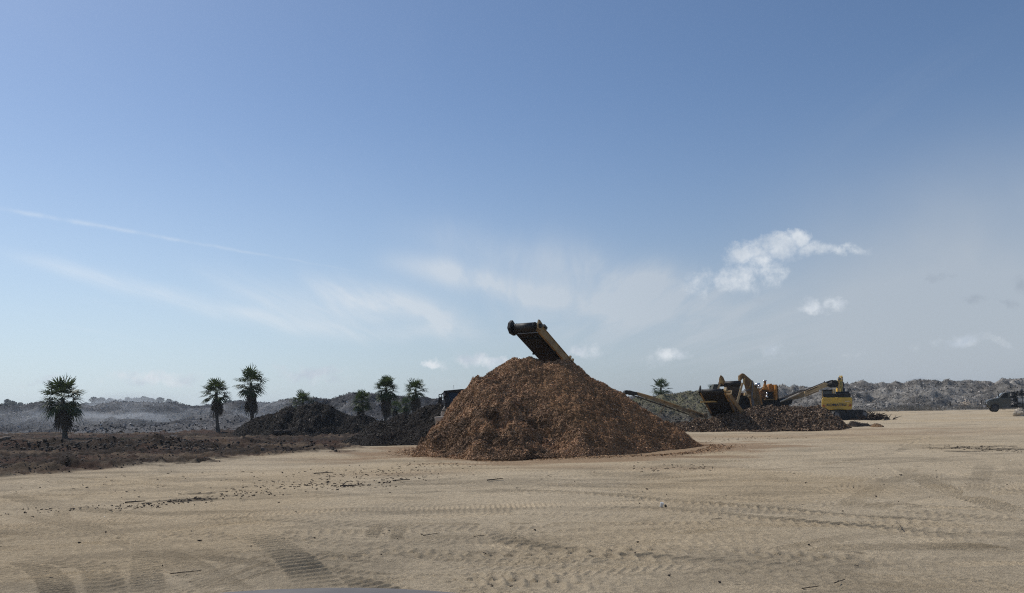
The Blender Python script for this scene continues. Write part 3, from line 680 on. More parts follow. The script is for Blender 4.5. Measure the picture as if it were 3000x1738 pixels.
# ------------------------------------------------------------------ palms
leafg = mat('palm_leaf', (.060, .085, .030), .55, var=.35, vscale=4, spec=.2, trans=(.07, .10, .025))
deadl = mat('dead_palm_leaf', (.085, .062, .042), .9, var=.4, vscale=4)
barkm = mat('palm_bark', (.105, .088, .072), .95, var=.45, vscale=9, bump=.03, bscale=14)
def fan_leaf(V, Fc, base, dirv, L, blade, rs, droop, up=Vector((0, 0, 1))):
    """petiole and pleated fan blade"""
    d = dirv.normalized(); side = d.cross(up)
    if side.length < .1: side = Vector((1, 0, 0))
    side.normalize(); nrm = side.cross(d).normalized()
    sag = Vector((0, 0, -1)) * droop
    tip = base + d * L + sag * L * .25
    o = len(V); w = side * .022
    V += [base - w, base + w, tip + w * .6, tip - w * .6]; Fc.append((o, o + 1, o + 2, o + 3))
    n = 17; spread = R(rs.uniform(105, 128))
    d2 = (d + sag * .55).normalized(); side2 = d2.cross(nrm).normalized(); nr2 = side2.cross(d2)
    twist = rs.uniform(-.35, .35); side2 = (side2 * math.cos(twist) + nr2 * math.sin(twist)).normalized()
    for i in range(n):
        a = -spread + 2 * spread * i / (n - 1); ln = blade * (1 - .30 * (abs(a) / spread) ** 2) * rs.uniform(.86, 1.08)
        r = (d2 * math.cos(a) + side2 * math.sin(a)).normalized()
        fold = nr2 * (.06 if i % 2 else -.06) * blade
        q = r.cross(nr2).normalized()
        mid = tip + r * ln * .58 + fold + sag * ln * .10; end = tip + r * ln + sag * ln * (.34 + .2 * rs.random())
        wm = blade * math.sin(spread / n) * .57 * rs.uniform(.8, 1.1)
        o = len(V)
        V += [tip - q * .012, tip + q * .012, mid + q * wm, mid - q * wm, end + q * .012, end - q * .012]
        Fc += [(o, o + 1, o + 2, o + 3), (o + 3, o + 2, o + 4, o + 5)]
def palm(name, label, base_px, D, crown_px, crown_c, skirt, seed, leaves=34, trunk_r=.17, group='palms', cut_top=1.0, drop=.3):
    """base pixel, distance, crown width in pixels, crown centre pixel, length of hanging dead skirt (m)"""
    rs = random.Random(seed); b = P(base_px[0], base_px[1], D); b.z = 0.0
    top = P(crown_c[0], crown_c[1], D); Rr = crown_px / F * D / 2 * 1.16
    t = athing(name, label, 'palm tree', (b.x, b.y, 0), group)
    # trunk
    prof = []; V = []; Fc = []; k = 12; n = 26
    for i in range(n + 1):
        s = i / n; c = Vector((b.x, b.y, -.2)).lerp(top, s); bow = math.sin(s * math.pi) * .06 * (rs.random() * .2 + .9)
        c = c + Vector((bow * (1 if seed % 2 else -1), 0, 0))
        r = trunk_r * .78 * (1.45 - .5 * min(1, s * 4) if s < .25 else .95 - .18 * s) * (1.06 if i % 2 else .94)
        for j in range(k):
            a = 2 * math.pi * j / k; V.append(c + Vector((math.cos(a) * r, math.sin(a) * r, 0)))
    for i in range(n):
        for j in range(k): Fc.append((i * k + j, i * k + (j + 1) % k, (i + 1) * k + (j + 1) % k, (i + 1) * k + j))
    MB().add(V, Fc).build('trunk', barkm, t, smooth=True)
    V = []; Fc = []
    ga = math.pi * (3 - math.sqrt(5))
    leaves = int(leaves * 1.08)
    for i in range(leaves):
        f = (i + .5) / leaves; el = math.asin(1 - (1 + math.sin(R(35)) * drop / .3) * f ** 1.1 * .97) + rs.uniform(-.1, .1); az = i * ga + rs.uniform(-.25, .25)
        dv = Vector((math.cos(az) * math.cos(el), math.sin(az) * math.cos(el), math.sin(el)))
        dr = .12 + .5 * max(0, 1 - (el + .6) / 2.0) * rs.uniform(.5, 1.3)
        L = Rr * rs.uniform(.38, .62); bl = Rr * rs.uniform(.42, .52)
        fan_leaf(V, Fc, top + Vector((0, 0, -.05 - .2 * f)), dv, L, bl, rs, dr)
    MB().add(V, Fc).build('crown', leafg, t)
    if skirt > 0:
        V = []; Fc = []
        for i in range(int(9 + 9 * skirt)):
            az = rs.uniform(0, 2 * math.pi); h = rs.uniform(.15, 1.0) * skirt
            bpt = top.lerp(Vector((b.x, b.y, 0)), min(.9, (h + .15) / max(top.z, 1)))
            dv = Vector((math.cos(az), math.sin(az), -2.2 + rs.uniform(-.6, .8)))
            fan_leaf(V, Fc, bpt + Vector((0, 0, .25)), dv, Rr * .28, Rr * rs.uniform(.32, .46), rs, 1.3)
        MB().add(V, Fc).build('dead_fronds', deadl, t)
palm('palm_tree', 'large ragged palm standing alone at the far left in front of the debris', (190, 1289), 55, 128, (183, 1166), 1.0, 3, 40, .21, drop=.34)
palm('palm_tree', 'palm with a round tidy crown just left of the wide black heap', (640, 1271), 63, 92, (634, 1150), .9, 8, 32, .19, drop=.2)
palm('palm_tree', 'tallest palm, with a spiky crown over a long brown skirt', (737, 1262), 62, 96, (735, 1122), 1.5, 5, 30, .18, drop=.28)
palm('palm_tree', 'short palm whose crown just tops the wide black heap', (885, 1262), 66, 74, (886, 1178), .4, 12, 24, .17, drop=.12)
palm('palm_tree', 'shorter full palm left of the dense tall palm in the middle group', (1058, 1262), 66, 66, (1060, 1172), 1.4, 15, 32, .18, drop=.34)
palm('palm_tree', 'dense tall palm in the middle of the group behind the black heaps', (1131, 1262), 65, 76, (1131, 1136), 1.5, 18, 42, .19, drop=.36)
palm('palm_tree', 'slim palm nearest the dark machine, with open drooping fronds', (1220, 1262), 65, 74, (1217, 1141), 1.2, 21, 27, .17, drop=.26)
palm('palm_tree', 'small bushy palm in the haze right of the dense tall palm', (1158, 1240), 80, 44, (1158, 1190), .7, 24, 22, .2, drop=.34)
palm('palm_tree', 'small hazy palm against the trunk of the slim palm', (1190, 1240), 78, 50, (1190, 1182), .9, 27, 24, .2, drop=.34)
palm('palm_tree', 'lone palm behind the low left belt of the screening machine', (1936, 1230), 86, 66, (1936, 1137), .7, 30, 24, .2, drop=.26)
palm('palm_tree', 'palm mostly hidden behind the screening machine, a few fronds showing', (2092, 1230), 66, 46, (2092, 1142), .3, 33, 18, .17, drop=.1)

# ------------------------------------------------------------------ far trees
pineleaf = mat('far_tree_leaf', (.035, .046, .032), .8, var=.4, vscale=.8)
pinebark = mat('far_tree_bark', (.06, .05, .042), .95, var=.3, vscale=2)
def far_tree(px, top_py, wpx, D, label, seed, low=.62, grp='hazy trees beyond the left debris range'):
    rs = random.Random(seed); top = P(px, top_py, D); Hh = top.z; Wd = wpx / F * D
    t = athing('pine_tree', label, 'tree', (top.x, D, 0), grp)
    m = MB(); m.tube((top.x, D, -.3), (top.x + rs.uniform(-.2, .2), D, Hh * .88), .22, .07, 8)
    cl = []
    for i in range(8):
        a = rs.uniform(0, 6.28); r = Wd * .46 * math.sqrt(rs.random()); h = Hh * rs.uniform(low, .90) * (1 - .16 * (r / (Wd * .5)) ** 2)
        c = Vector((top.x + math.cos(a) * r, D + math.sin(a) * r, h)); cl.append((c, Wd * rs.uniform(.16, .26)))
        m.tube((top.x, D, h * .72), c, .08, .03, 6)
    cl.append((Vector((top.x, D, Hh * .90)), Wd * .2))
    m.build('trunk', pinebark, t)
    V = []; Fc = []
    for c, r in cl:
        for k in range(120):
            v = Vector((rs.gauss(0, 1), rs.gauss(0, 1), rs.gauss(0, 1))).normalized() * r * rs.random() ** .4; v.z *= .62
            q = c + v; s = rs.uniform(.25, .55)
            a = Vector((rs.gauss(0, 1), rs.gauss(0, 1), rs.gauss(0, 1))).normalized(); b = a.orthogonal().normalized()
            o = len(V); V += [q - a * s - b * s * .5, q + a * s - b * s * .4, q + a * s * .8 + b * s * .6, q - a * s * .9 + b * s * .5]; Fc.append((o, o + 1, o + 2, o + 3))
    MB().add(V, Fc).build('crown', pineleaf, t)
TREES = [(22, 1171, 44, 'leftmost hazy tree, cut close to the left edge of the view'), (60, 1179, 30, 'smaller hazy tree second from the left edge'), (108, 1180, 34, 'low hazy tree just left of the lone large palm'),
         (252, 1180, 34, 'first and lowest tree of the hazy row right of the lone large palm'), (276, 1164, 44, 'second tree of the hazy row right of the lone large palm'), (299, 1165, 40, 'third tree of the hazy row right of the lone large palm'), (322, 1167, 42, 'fourth tree of the hazy row, beside a gap'),
         (352, 1170, 40, 'fifth tree of the hazy row, just past the gap'), (375, 1165, 42, 'sixth tree of the hazy row right of the lone large palm'), (398, 1166, 42, 'seventh tree of the hazy row right of the lone large palm'), (421, 1162, 46, 'eighth and tallest tree of the hazy row'),
         (445, 1168, 40, 'ninth tree of the hazy row right of the lone large palm'), (467, 1165, 42, 'tenth tree of the hazy row right of the lone large palm'), (494, 1170, 40, 'eleventh tree of the hazy row near its right end'), (516, 1178, 30, 'last and smallest tree at the right end of the hazy row'),
         (606, 1187, 40, 'low hazy tree left of the palm with the round crown'), (672, 1173, 36, 'hazy tree just right of the palm with the round crown'), (1012, 1164, 26, 'faint small tree on the skyline left of the middle palms')]
for i, (px, py, wpx, lab) in enumerate(TREES): far_tree(px, py, wpx, 430 + (i * 37) % 60, lab, 200 + i)

# ------------------------------------------------------------------ belt conveyors
def conveyor(head, tail, width, side_h, rad, t, frame_m, belt_m, left_m=None, cross=(), beam_t=.07, top_m=None):
    """head and tail: centre of the belt at both ends; frame, belt and rollers become parts of t"""
    head, tail = Vector(head), Vector(tail); d = (tail - head).normalized(); L = (tail - head).length
    w = Vector((d.y, -d.x, 0)).normalized(); nv = w.cross(d)
    if nv.z < 0: nv = -nv
    M = Matrix((w, d, nv)).transposed()
    for s in (-1, 1):
        m = MB(); c = head + d * (L / 2 + .05) + w * s * (width / 2 + beam_t) + nv * .03
        m.box(c, (beam_t, L, side_h), M)
        m.box(c + nv * (side_h / 2 + .012), (beam_t * 1.9, L, .024), M); m.box(c - nv * (side_h / 2 + .012), (beam_t * 1.9, L, .024), M)
        m.build('side_frame', left_m if (left_m and s < 0) else frame_m, t)
    b = MB(); b.box(head + d * L / 2 + nv * rad, (width, L, .02), M); b.box(head + d * L / 2 - nv * rad * .9, (width * .96, L, .02), M)
    b.build('belt', belt_m, t)
    r = MB(); r.tube(head - w * width * .5, head + w * width * .5, rad * 1.08, k=22); r.tube(head - w * width * .60, head + w * width * .55, .04)
    for s in (-1, 1): r.tube(head + w * s * width * .43, head + w * s * (width * .43 + .02), rad * 1.13, k=22)
    r.build('head_roller', rubber, t, smooth=True)
    r = MB(); r.tube(tail - w * width * .5, tail + w * width * .5, rad, k=16); r.build('tail_roller', rubber, t, smooth=True)
    if cross:
        for q in cross:
            c = MB(); c.beam(head + d * q - w * (width / 2 + beam_t * 1.6) - nv * (rad + .07), head + d * q + w * (width / 2 + beam_t * 1.6) - nv * (rad + .07), .09, .09)
            c.build('cross_bar', beltmat, t)
    return d, w, nv, M, L
# tall stacking conveyor over the brown pile
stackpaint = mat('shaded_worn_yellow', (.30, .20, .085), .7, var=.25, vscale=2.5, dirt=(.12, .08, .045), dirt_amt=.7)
def stacker():
    head = P(1540, 958, 35.0); hz = Vector((1.49, 2.6, -1.41)).normalized(); tail = head + hz * 10.6
    t = athing('stacking_conveyor', 'raised tan belt conveyor jutting over the top of the big brown pile', 'conveyor', (tail.x, tail.y, 0))
    d, w, nv, M, L = conveyor(head, tail, 1.04, .36, .17, t, stackpaint, beltmat, left_m=beltmat, cross=(2.1, 3.9, 5.7, 7.5, 9.3), beam_t=.06)  # frame colours carry underside shade: belt black left, darkened yellow right
    # hexagonal bearing plates at the head
    for s in (-1, 1):
        c = head + w * s * .66; m = MB()
        pr = [(-.30, .10), (-.16, .31), (.30, .22), (.40, .05), (.34, -.22), (-.02, -.30), (-.28, -.16)] if s < 0 else [(-.16, .24), (-.06, .27), (.25, .22), (.25, -.14), (-.08, -.16), (-.16, .0)]
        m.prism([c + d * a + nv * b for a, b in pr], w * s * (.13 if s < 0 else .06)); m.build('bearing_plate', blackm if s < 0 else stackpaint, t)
    m = MB(); m.box(head + d * .62 + w * .62 + nv * .30, (.14, .3, .12), M); m.build('gearbox', blackm, t); m = MB(); m.tube(head + w * .56, head + w * .82, .10, k=14); m.build('drive_motor', blackm, t)
    # plate under the belt and a scraper just behind the drum
    m = MB(); m.beam(head + d * .24 - w * .52 - nv * .19, head + d * .24 + w * .58 - nv * .19, .05, .03); m.build('scraper', greysteel, t)
    m = MB(); m.box(head + d * 5.0 + w * .0 - nv * .24, (.90, 8.6, .02), M); m.build('under_guard', beltmat, t)
    for q in (.9, 1.5, 2.1, 2.7, 3.3):
        m = MB(); m.tube(head + d * q + w * .28 - nv * .17, head + d * q + w * .5 - nv * .13, .055, k=8)
        m.build('return_roller', blackm, t)
    # fold hinge and hydraulic hose
    for a in (3.55, 3.85): 
        m = MB(); m.box(head + d * a + w * .635 + nv * .06, (.09, .10, .56), M); m.build('hinge_plate', stackpaint, t)
    q0 = head + d * 2.9 - w * .62 - nv * .12; m = MB()
    m.path([q0 + Vector((-.02 * i + .02 * i * i * .35, .02 * i, -.085 * i)) for i in range(9)], .018); m.build('hydraulic_hose', blackm, t)
    # legs and tyres behind the pile
    k = head + d * 7.2
    for s in (-1, 1):
        a = k + w * s * .6; m = MB(); m.beam(a, Vector((a.x, a.y, .4)), .1, .1); m.build('leg', yellow, t)
        c = Vector((a.x, a.y, .42)); m = MB(); m.lathe(c - w * .12, w, [(0, .2), (.02, .38), (.08, .43), (.16, .43), (.22, .38), (.24, .2)], 20); m.build('tyre', rubber, t, smooth=True)
    m = MB(); tz = Vector((tail.x, tail.y, 0)); m.prism([tz + w * -.8 + d * -.9 + Vector((0, 0, 1.4)), tz + w * .8 + d * -.9 + Vector((0, 0, 1.4)), tz + w * .5 + d * -.3 + Vector((0, 0, .7)), tz - w * .5 + d * -.3 + Vector((0, 0, .7))], Vector((d.x, d.y, 0)) * .9)
    m.build('feed_hopper', yellow, t)
    for s in (-1, 1):
        m = MB(); m.beam(tz + w * .4 * s, tz + w * .4 * s + Vector((0, 0, .8)), .12, .12); m.build('leg', yellow, t)
stacker()

# yellow screening machine with four belts
def screener():
    t = athing('screening_machine', 'dirty yellow screening machine with several belts behind the shredded heap', 'machine', (16.5, 55, 0))
    # front discharge belt, drum towards us
    h = P(2087, 1146, 50.5); tl = P(2135, 1238, 53.2); tl = h + (tl - h) * 1.05
    d, w, nv, M, L = conveyor(h, tl, 1.50, .26, .12, t, darkyel, beltmat, cross=(1.15, 2.6), beam_t=.07)
    m = MB(); c = h - w * .84
    m.prism([c + d * a + nv * b for a, b in ((-.08, .42), (.05, .36), (.34, .1), (.3, -.15), (-.1, -.12))], -w * .07); m.build('bearing_plate', blackm, t)
    m = MB(); c = h + w * .86; m.box(c + nv * .08, (.16, .22, .24), M); m.box(c + w * .26 - nv * .04, (.36, .06, .05), M); m.box(c + w * .42 - nv * .14, (.05, .06, .26), M); m.box(c + w * .28 - nv * .27, (.3, .06, .04), M); m.build('bearing_bracket', tan, t)
    m = MB(); a = h + d * .05 + w * .93; m.beam(a, P(2200, 1242, 51.6), .10, .26); m.build('support_beam', darkyel, t)
    m = MB(); m.beam(P(2052, 1178, 51.2), P(2140, 1175, 51.3), .08, .10); m.build('cross_bar', yellow, t)
    # rear feed belt with two pointed cheek plates and a big drum
    dm = MB(); a, b = P(2122, 1126, 54.6), P(2170, 1124, 54.0); dm.tube(a, b, .21, k=24); dm.tube(P(2104, 1127, 54.7), P(2122, 1126, 54.6), .16, k=16); dm.build('feed_drum', rubber, t, smooth=True)
    m = MB(); m.prism([P(2126, 1133, 54.5), P(2168, 1132, 54.0), P(2163, 1186, 55.5), P(2134, 1192, 55.8)], (0, .15, 0)); m.build('feed_apron', greybelt, t)
    m = MB(); m.prism([P(*q, 54.3) for q in ((2107, 1125), (2108, 1107), (2112, 1099), (2119, 1105), (2124, 1117), (2121, 1128), (2113, 1124))], (0, .10, 0)); m.build('cheek_plate', darkyel, t)
    m = MB(); m.prism([P(*q, 54.15) for q in ((2110, 1123), (2110, 1107), (2119, 1119), (2116, 1124))], (0, .04, 0)); m.build('cheek_rib', yellow, t)
    m = MB(); m.prism([P(*q, 53.9) for q in ((2166, 1112), (2166, 1101), (2175, 1094), (2180, 1095), (2203, 1115), (2207, 1117), (2212, 1134), (2216, 1165), (2207, 1168), (2204, 1140), (2184, 1108), (2178, 1107), (2168, 1119))], (0, .3, 0)); m.build('cheek_plate', darkyel, t)
    m = MB(); m.prism([P(*q, 53.85) for q in ((2176, 1100), (2181, 1102), (2200, 1119), (2206, 1140), (2206, 1166), (2196, 1168), (2186, 1140), (2183, 1127))], (0, .22, 0)); m.build('side_panel', grimy2, t)
    m = MB(); m.prism([P(*q, 53.2) for q in ((2173, 1122), (2179, 1121), (2163, 1182), (2157, 1179))], (.05, .22, 0)); m.build('strut', tan, t)
    m = MB(); m.prism([P(*q, 53.9) for q in ((2107, 1125), (2112, 1125), (2106, 1142), (2101, 1141))], (.05, .2, 0)); m.build('strut', tan, t)
    m = MB(); m.prism([P(*q, 53.7) for q in ((2178, 1112), (2183, 1108), (2183, 1128), (2178, 1126))], (0, .12, 0)); m.build('post', yellow, t); m = MB(); m.prism([P(*q, 53.6) for q in ((2201, 1119), (2199.5, 1119), (2196, 1135), (2198, 1135))], (0, .1, 0)); m.build('post', yellow, t)
    m = MB(); m.prism([P(*q, 53.4) for q in ((2182, 1151), (2189, 1150), (2187, 1160), (2181, 1159))], (0, .2, 0)); m.build('bracket', tan, t); m = MB(); m.prism([P(*q, 53.4) for q in ((2191, 1156), (2199, 1157), (2197, 1161), (2189, 1164))], (0, .15, 0)); m.build('bracket', tan, t)
    m = MB(); m.path([P(2181, 1143, 53.5), P(2190, 1144, 53.5), P(2197, 1142, 53.6), P(2202, 1150, 53.6), P(2203, 1172, 53.6), P(2206, 1192, 53.6)], .035)
    m.build('hydraulic_hose', greysteel, t); m = MB(); m.path([P(2204, 1115, 53.6), P(2206, 1140, 53.5), P(2204, 1160, 53.5), P(2209, 1190, 53.5)], .03); m.build('hydraulic_hose', greysteel, t)
    m = MB(); m.prism([P(*q, 56.5) for q in ((2092, 1126), (2104, 1126), (2110, 1145), (2086, 1146))], (0, .6, 0)); m.build('hopper_wall', olivegreen, t)
    m = MB(); m.box(P(2200, 1188, 55.6), (3.6, 1.9, .9)); m.box(P(2185, 1172, 55.6), (1.3, 1.6, .7)); m.box(P(2240, 1185, 55.8), (1.9, 1.5, .55)); m.build('chassis', blackm, t, bevel=.03)
    for px in (2150, 2260):
        c = P(px, 1200, 56.2); m = MB(); m.box((c.x, c.y, .5), (1.5, 1.9, .9)); m.build('crawler', rubber, t, bevel=.2, seg=4)
    for q in ((2216, 1188), (2150, 1195)):
        m = MB(); a = P(q[0], q[1], 55.0); m.beam(a, Vector((a.x, a.y, .0)), .12, .12); m.build('leg', blackm, t)
    # engine
    m = MB(); m.box(P(2259, 1149, 55.2), (.62, .9, 1.06)); m.prism([P(*q, 54.9) for q in ((2249, 1132), (2255, 1125), (2262, 1124), (2263, 1140), (2249, 1142))], (0, .5, 0)); m.build('engine_cover', orange, t, bevel=.03)
    m = MB(); m.box(P(2268, 1150, 54.8), (.12, .9, 1.1)); m.build('engine_panel', orange, t)
    m = MB(); m.prism([P(*q, 55.1) for q in ((2271, 1128.5), (2279.5, 1130), (2282, 1172), (2271.5, 1173))], (0, .9, 0)); m.build('radiator', blackm, t, bevel=.02)
    m = MB(); m.prism([P(*q, 54.6) for q in ((2250, 1149), (2264, 1148), (2264.5, 1168), (2254, 1167))], (0, .2, 0)); m.build('vent_panel', blackm, t)
    c = P(2241, 1143, 54.8); m = MB(); m.lathe(c, (0, 0, 1), [(0, .20), (.14, .20), (.20, .17), (.42, .09), (.46, .09)], 18); m.build('intake_cone', orange, t, smooth=True)
    c = P(2241, 1124, 54.8); m = MB(); m.lathe(c, (0, 0, 1), [(0, .085), (.16, .085), (.17, .13), (.24, .14), (.25, .05)], 18); m.build('intake_cap', chrome, t, smooth=True)
    m = MB(); m.tube(P(2213, 1129, 55.3), P(2226, 1127, 55.3), .13, k=18); m.build('air_cleaner', chrome, t, smooth=True); m = MB(); m.tube(P(2222, 1133, 55.0), P(2228, 1131, 55.0), .09, .05, k=14); m.build('air_duct', chrome, t, smooth=True)
    m = MB(); m.box(P(2236, 1155, 55.1), (.55, .7, .66)); m.box(P(2228, 1148, 55.2), (.35, .6, .5)); m.build('engine_block', grimy3, t, bevel=.05)
    rs = random.Random(4)
    for i in range(14):
        m = MB(); a = P(rs.uniform(2214, 2248), rs.uniform(1134, 1160), 54.5); b = a + Vector((rs.uniform(-.25, .25), rs.uniform(-.1, .1), rs.uniform(-.3, .3))); m.tube(a, b, .025, k=6); m.build('pipe', orange, t)
    m = MB(); m.tube(P(2247, 1160, 54.4), P(2247, 1167, 54.4), .09, k=14); m.tube(P(2247, 1150, 54.4), P(2247, 1159, 54.4), .05, k=10); m.build('filter', chrome, t, smooth=True)
    m = MB(); m.prism([P(*q, 54.4) for q in ((2241, 1169.5), (2268, 1169), (2268, 1172), (2241, 1172.5))], (0, .3, 0)); m.build('walkway', darkyel, t)
    m = MB(); m.prism([P(*q, 54.2) for q in ((2199, 1168), (2205, 1140), (2212, 1128), (2219, 1134), (2224, 1152), (2230, 1190), (2203, 1192))], (0, .3, 0)); m.build('guard_panel', grimy2, t)
    m = MB(); m.prism([P(*q, 54.9) for q in ((2136, 1150), (2170, 1150), (2200, 1160), (2204, 1192), (2140, 1194))], (0, .3, 0)); m.build('body_panel', grimy3, t)
    m = MB(); m.prism([P(*q, 54.3) for q in ((2218, 1152), (2229, 1158), (2235, 1186), (2226, 1186), (2216, 1170))], (0, .3, 0)); m.build('side_panel', orange, t)
    # right discharge belt, low at the left, drum high at the right
    h = P(2440, 1125, 57.0); tl = P(2228, 1203, 54.2)
    m = MB(); m.lathe(h - Vector((0, .45, 0)), (0, 1, 0), [(0, .25), (.02, .27), (.88, .27), (.9, .25)], 24); m.build('head_roller', rubber, t, smooth=True)
    m = MB(); m.prism([P(*q, 56.5) for q in ((2358, 1146), (2366, 1144), (2417, 1121.5), (2423, 1122), (2427, 1128), (2424, 1133), (2361, 1158), (2357, 1153))], (0, .08, 0)); m.build('outer_frame', tan, t); m = MB(); m.prism([P(*q, 57.4) for q in ((2358, 1146), (2417, 1121.5), (2427, 1128), (2424, 1133), (2361, 1158))], (0, .08, 0)); m.build('outer_frame', tan, t)
    m = MB(); m.beam(P(2357, 1146.5, 56.9), P(2421, 1120.5, 57.0), .9, .05); m.path([P(2421, 1120.5, 56.6), P(2432, 1116.5, 56.6), P(2440, 1115.2, 56.6)], .05); m.build('belt', beltmat, t)
    m = MB(); m.prism([P(*q, 56.4) for q in ((2423, 1130), (2433, 1125), (2447, 1130), (2446, 1133.5), (2433, 1135)) ], (0, .1, 0)); m.build('head_bracket', blackm, t)
    m = MB(); m.prism([P(*q, 54.9) for q in ((2232, 1195), (2270, 1181.5), (2346, 1150), (2356, 1146), (2357, 1163), (2342, 1168), (2300, 1176), (2268, 1192), (2240, 1197))], (0, .08, 0)); m.build('inner_frame', darktan, t); m = MB(); m.prism([P(*q, 55.8) for q in ((2232, 1195), (2270, 1181.5), (2356, 1146), (2357, 1163), (2300, 1176), (2240, 1197))], (0, .08, 0)); m.build('inner_frame', darktan, t)
    m = MB(); m.beam(P(2269, 1184, 54.75), P(2341, 1152.5, 54.75), .1, .07); m.build('frame_rail', palepaint, t); m = MB(); m.beam(P(2236, 1199, 54.6), P(2251, 1192.5, 54.6), .08, .06); m.build('frame_rail', palepaint, t)
    m = MB(); m.beam(P(2262, 1181, 55.4), P(2356, 1142.5, 55.9), .85, .04); m.build('belt', beltmat, t)
    m = MB(); m.path([P(2358, 1161, 56.3), P(2380, 1152, 56.3), P(2398, 1145, 56.3)], .06); m.path([P(2362, 1160, 56.2), P(2367, 1166, 56.2), P(2372, 1160, 56.2)], .02); m.build('hydraulic_ram', darktan, t)
    m = MB(); m.path([P(2330, 1162, 55.2), P(2300, 1173, 55), P(2280, 1183, 55)], .05); m.prism([P(*q, 54.8) for q in ((2290, 1180), (2322, 1170), (2320, 1182), (2300, 1192))], (0, .5, 0)); m.build('side_skirt', blackm, t)
    for i, q in enumerate(((2416, 1117), (2423, 1117.5))):
        m = MB(); m.prism([P(q[0] - 2, q[1] + 4, 56.4), P(q[0] + 2, q[1] + 4, 56.4), P(q[0] + 1, q[1], 56.4), P(q[0] - 1, q[1], 56.4)], (0, .05, 0)); m.build('bolt_lug', blackm, t)
    # left discharge belt: drum high at the left, foot in the shredded wood
    for q, dd, nm, mm in ((((1846, 1145), (1872, 1150), (1916, 1163), (2005, 1195), (2030, 1203), (2062, 1215), (2070, 1221), (2065, 1226), (2040, 1219), (1995, 1203), (1915, 1174), (1870, 1160), (1850, 1155)), 55.0, 'side_frame', darktan),):
        m = MB(); m.prism([P(*k, dd) for k in q], (0, .08, 0)); m.build(nm, mm, t); m = MB(); m.prism([P(*k, dd + .95) for k in q], (0, .08, 0)); m.build(nm, mm, t)
    m = MB(); m.beam(P(1868, 1150, 54.9), P(1912, 1162.5, 54.9), .10, .05); m.build('frame_rail', tan, t); m = MB(); m.beam(P(1930, 1168, 54.9), P(1992, 1190, 54.9), .1, .05); m.build('frame_rail', tan, t); m = MB(); m.beam(P(2016, 1197, 54.9), P(2060, 1213, 54.9), .1, .05); m.build('frame_rail', tan, t)
    m = MB(); m.beam(P(1836, 1146, 55.5), P(2066, 1222, 55.5), .85, .06); m.beam(P(1838, 1153, 55.5), P(2050, 1226, 55.5), .75, .04); m.build('belt', beltmat, t)
    m = MB(); c = P(1834, 1150, 55.5); m.lathe(c - Vector((0, .45, 0)), (0, 1, 0), [(0, .16), (.9, .16)], 18); m.prism([P(*q, 54.95) for q in ((1832, 1144), (1846, 1144), (1868, 1151), (1868, 1158), (1842, 1158))], (0, .08, 0)); m.build('head_roller', rubber, t)
    m = MB(); m.beam(P(1950, 1187, 55.2), P(1930, 1213, 55.2), .10, .08); m.build('prop', darktan, t)
    m = MB(); m.beam(P(2020, 1212, 54.7), P(2056, 1239, 54.4), .12, .22); m.prism([P(*q, 54.6) for q in ((2060, 1212), (2072, 1210), (2075, 1223), (2064, 1226))], (0, .4, 0)); m.build('foot_frame', darktan, t)
    m = MB(); m.path([P(2040, 1222, 54.6), P(2050, 1216, 54.5), P(2062, 1219, 54.5), P(2070, 1232, 54.4)], .03); m.build('hose', blackm, t)
    return t
greybelt = mat('dusty_grey_belt', (.075, .072, .072), .85, var=.4, vscale=6, dirt=(.12, .11, .1), dirt_amt=.4)
grimy2 = mat('oily_yellow_panel', (.20, .115, .045), .6, var=.45, vscale=3, dirt=(.04, .03, .02), dirt_amt=.8)
grimy3 = mat('oily_engine_block', (.18, .085, .03), .45, var=.5, vscale=6, dirt=(.03, .025, .02), dirt_amt=.8)
olivegreen = mat('green_grey_steel', (.075, .075, .055), .7, var=.3, vscale=4)
darktan = mat('worn_tan_paint', (.26, .185, .10), .65, var=.25, vscale=2.5, dirt=(.11, .08, .055), dirt_amt=.7)
palepaint = mat('pale_worn_rail', (.66, .56, .42), .6, var=.12, vscale=4)
screener()

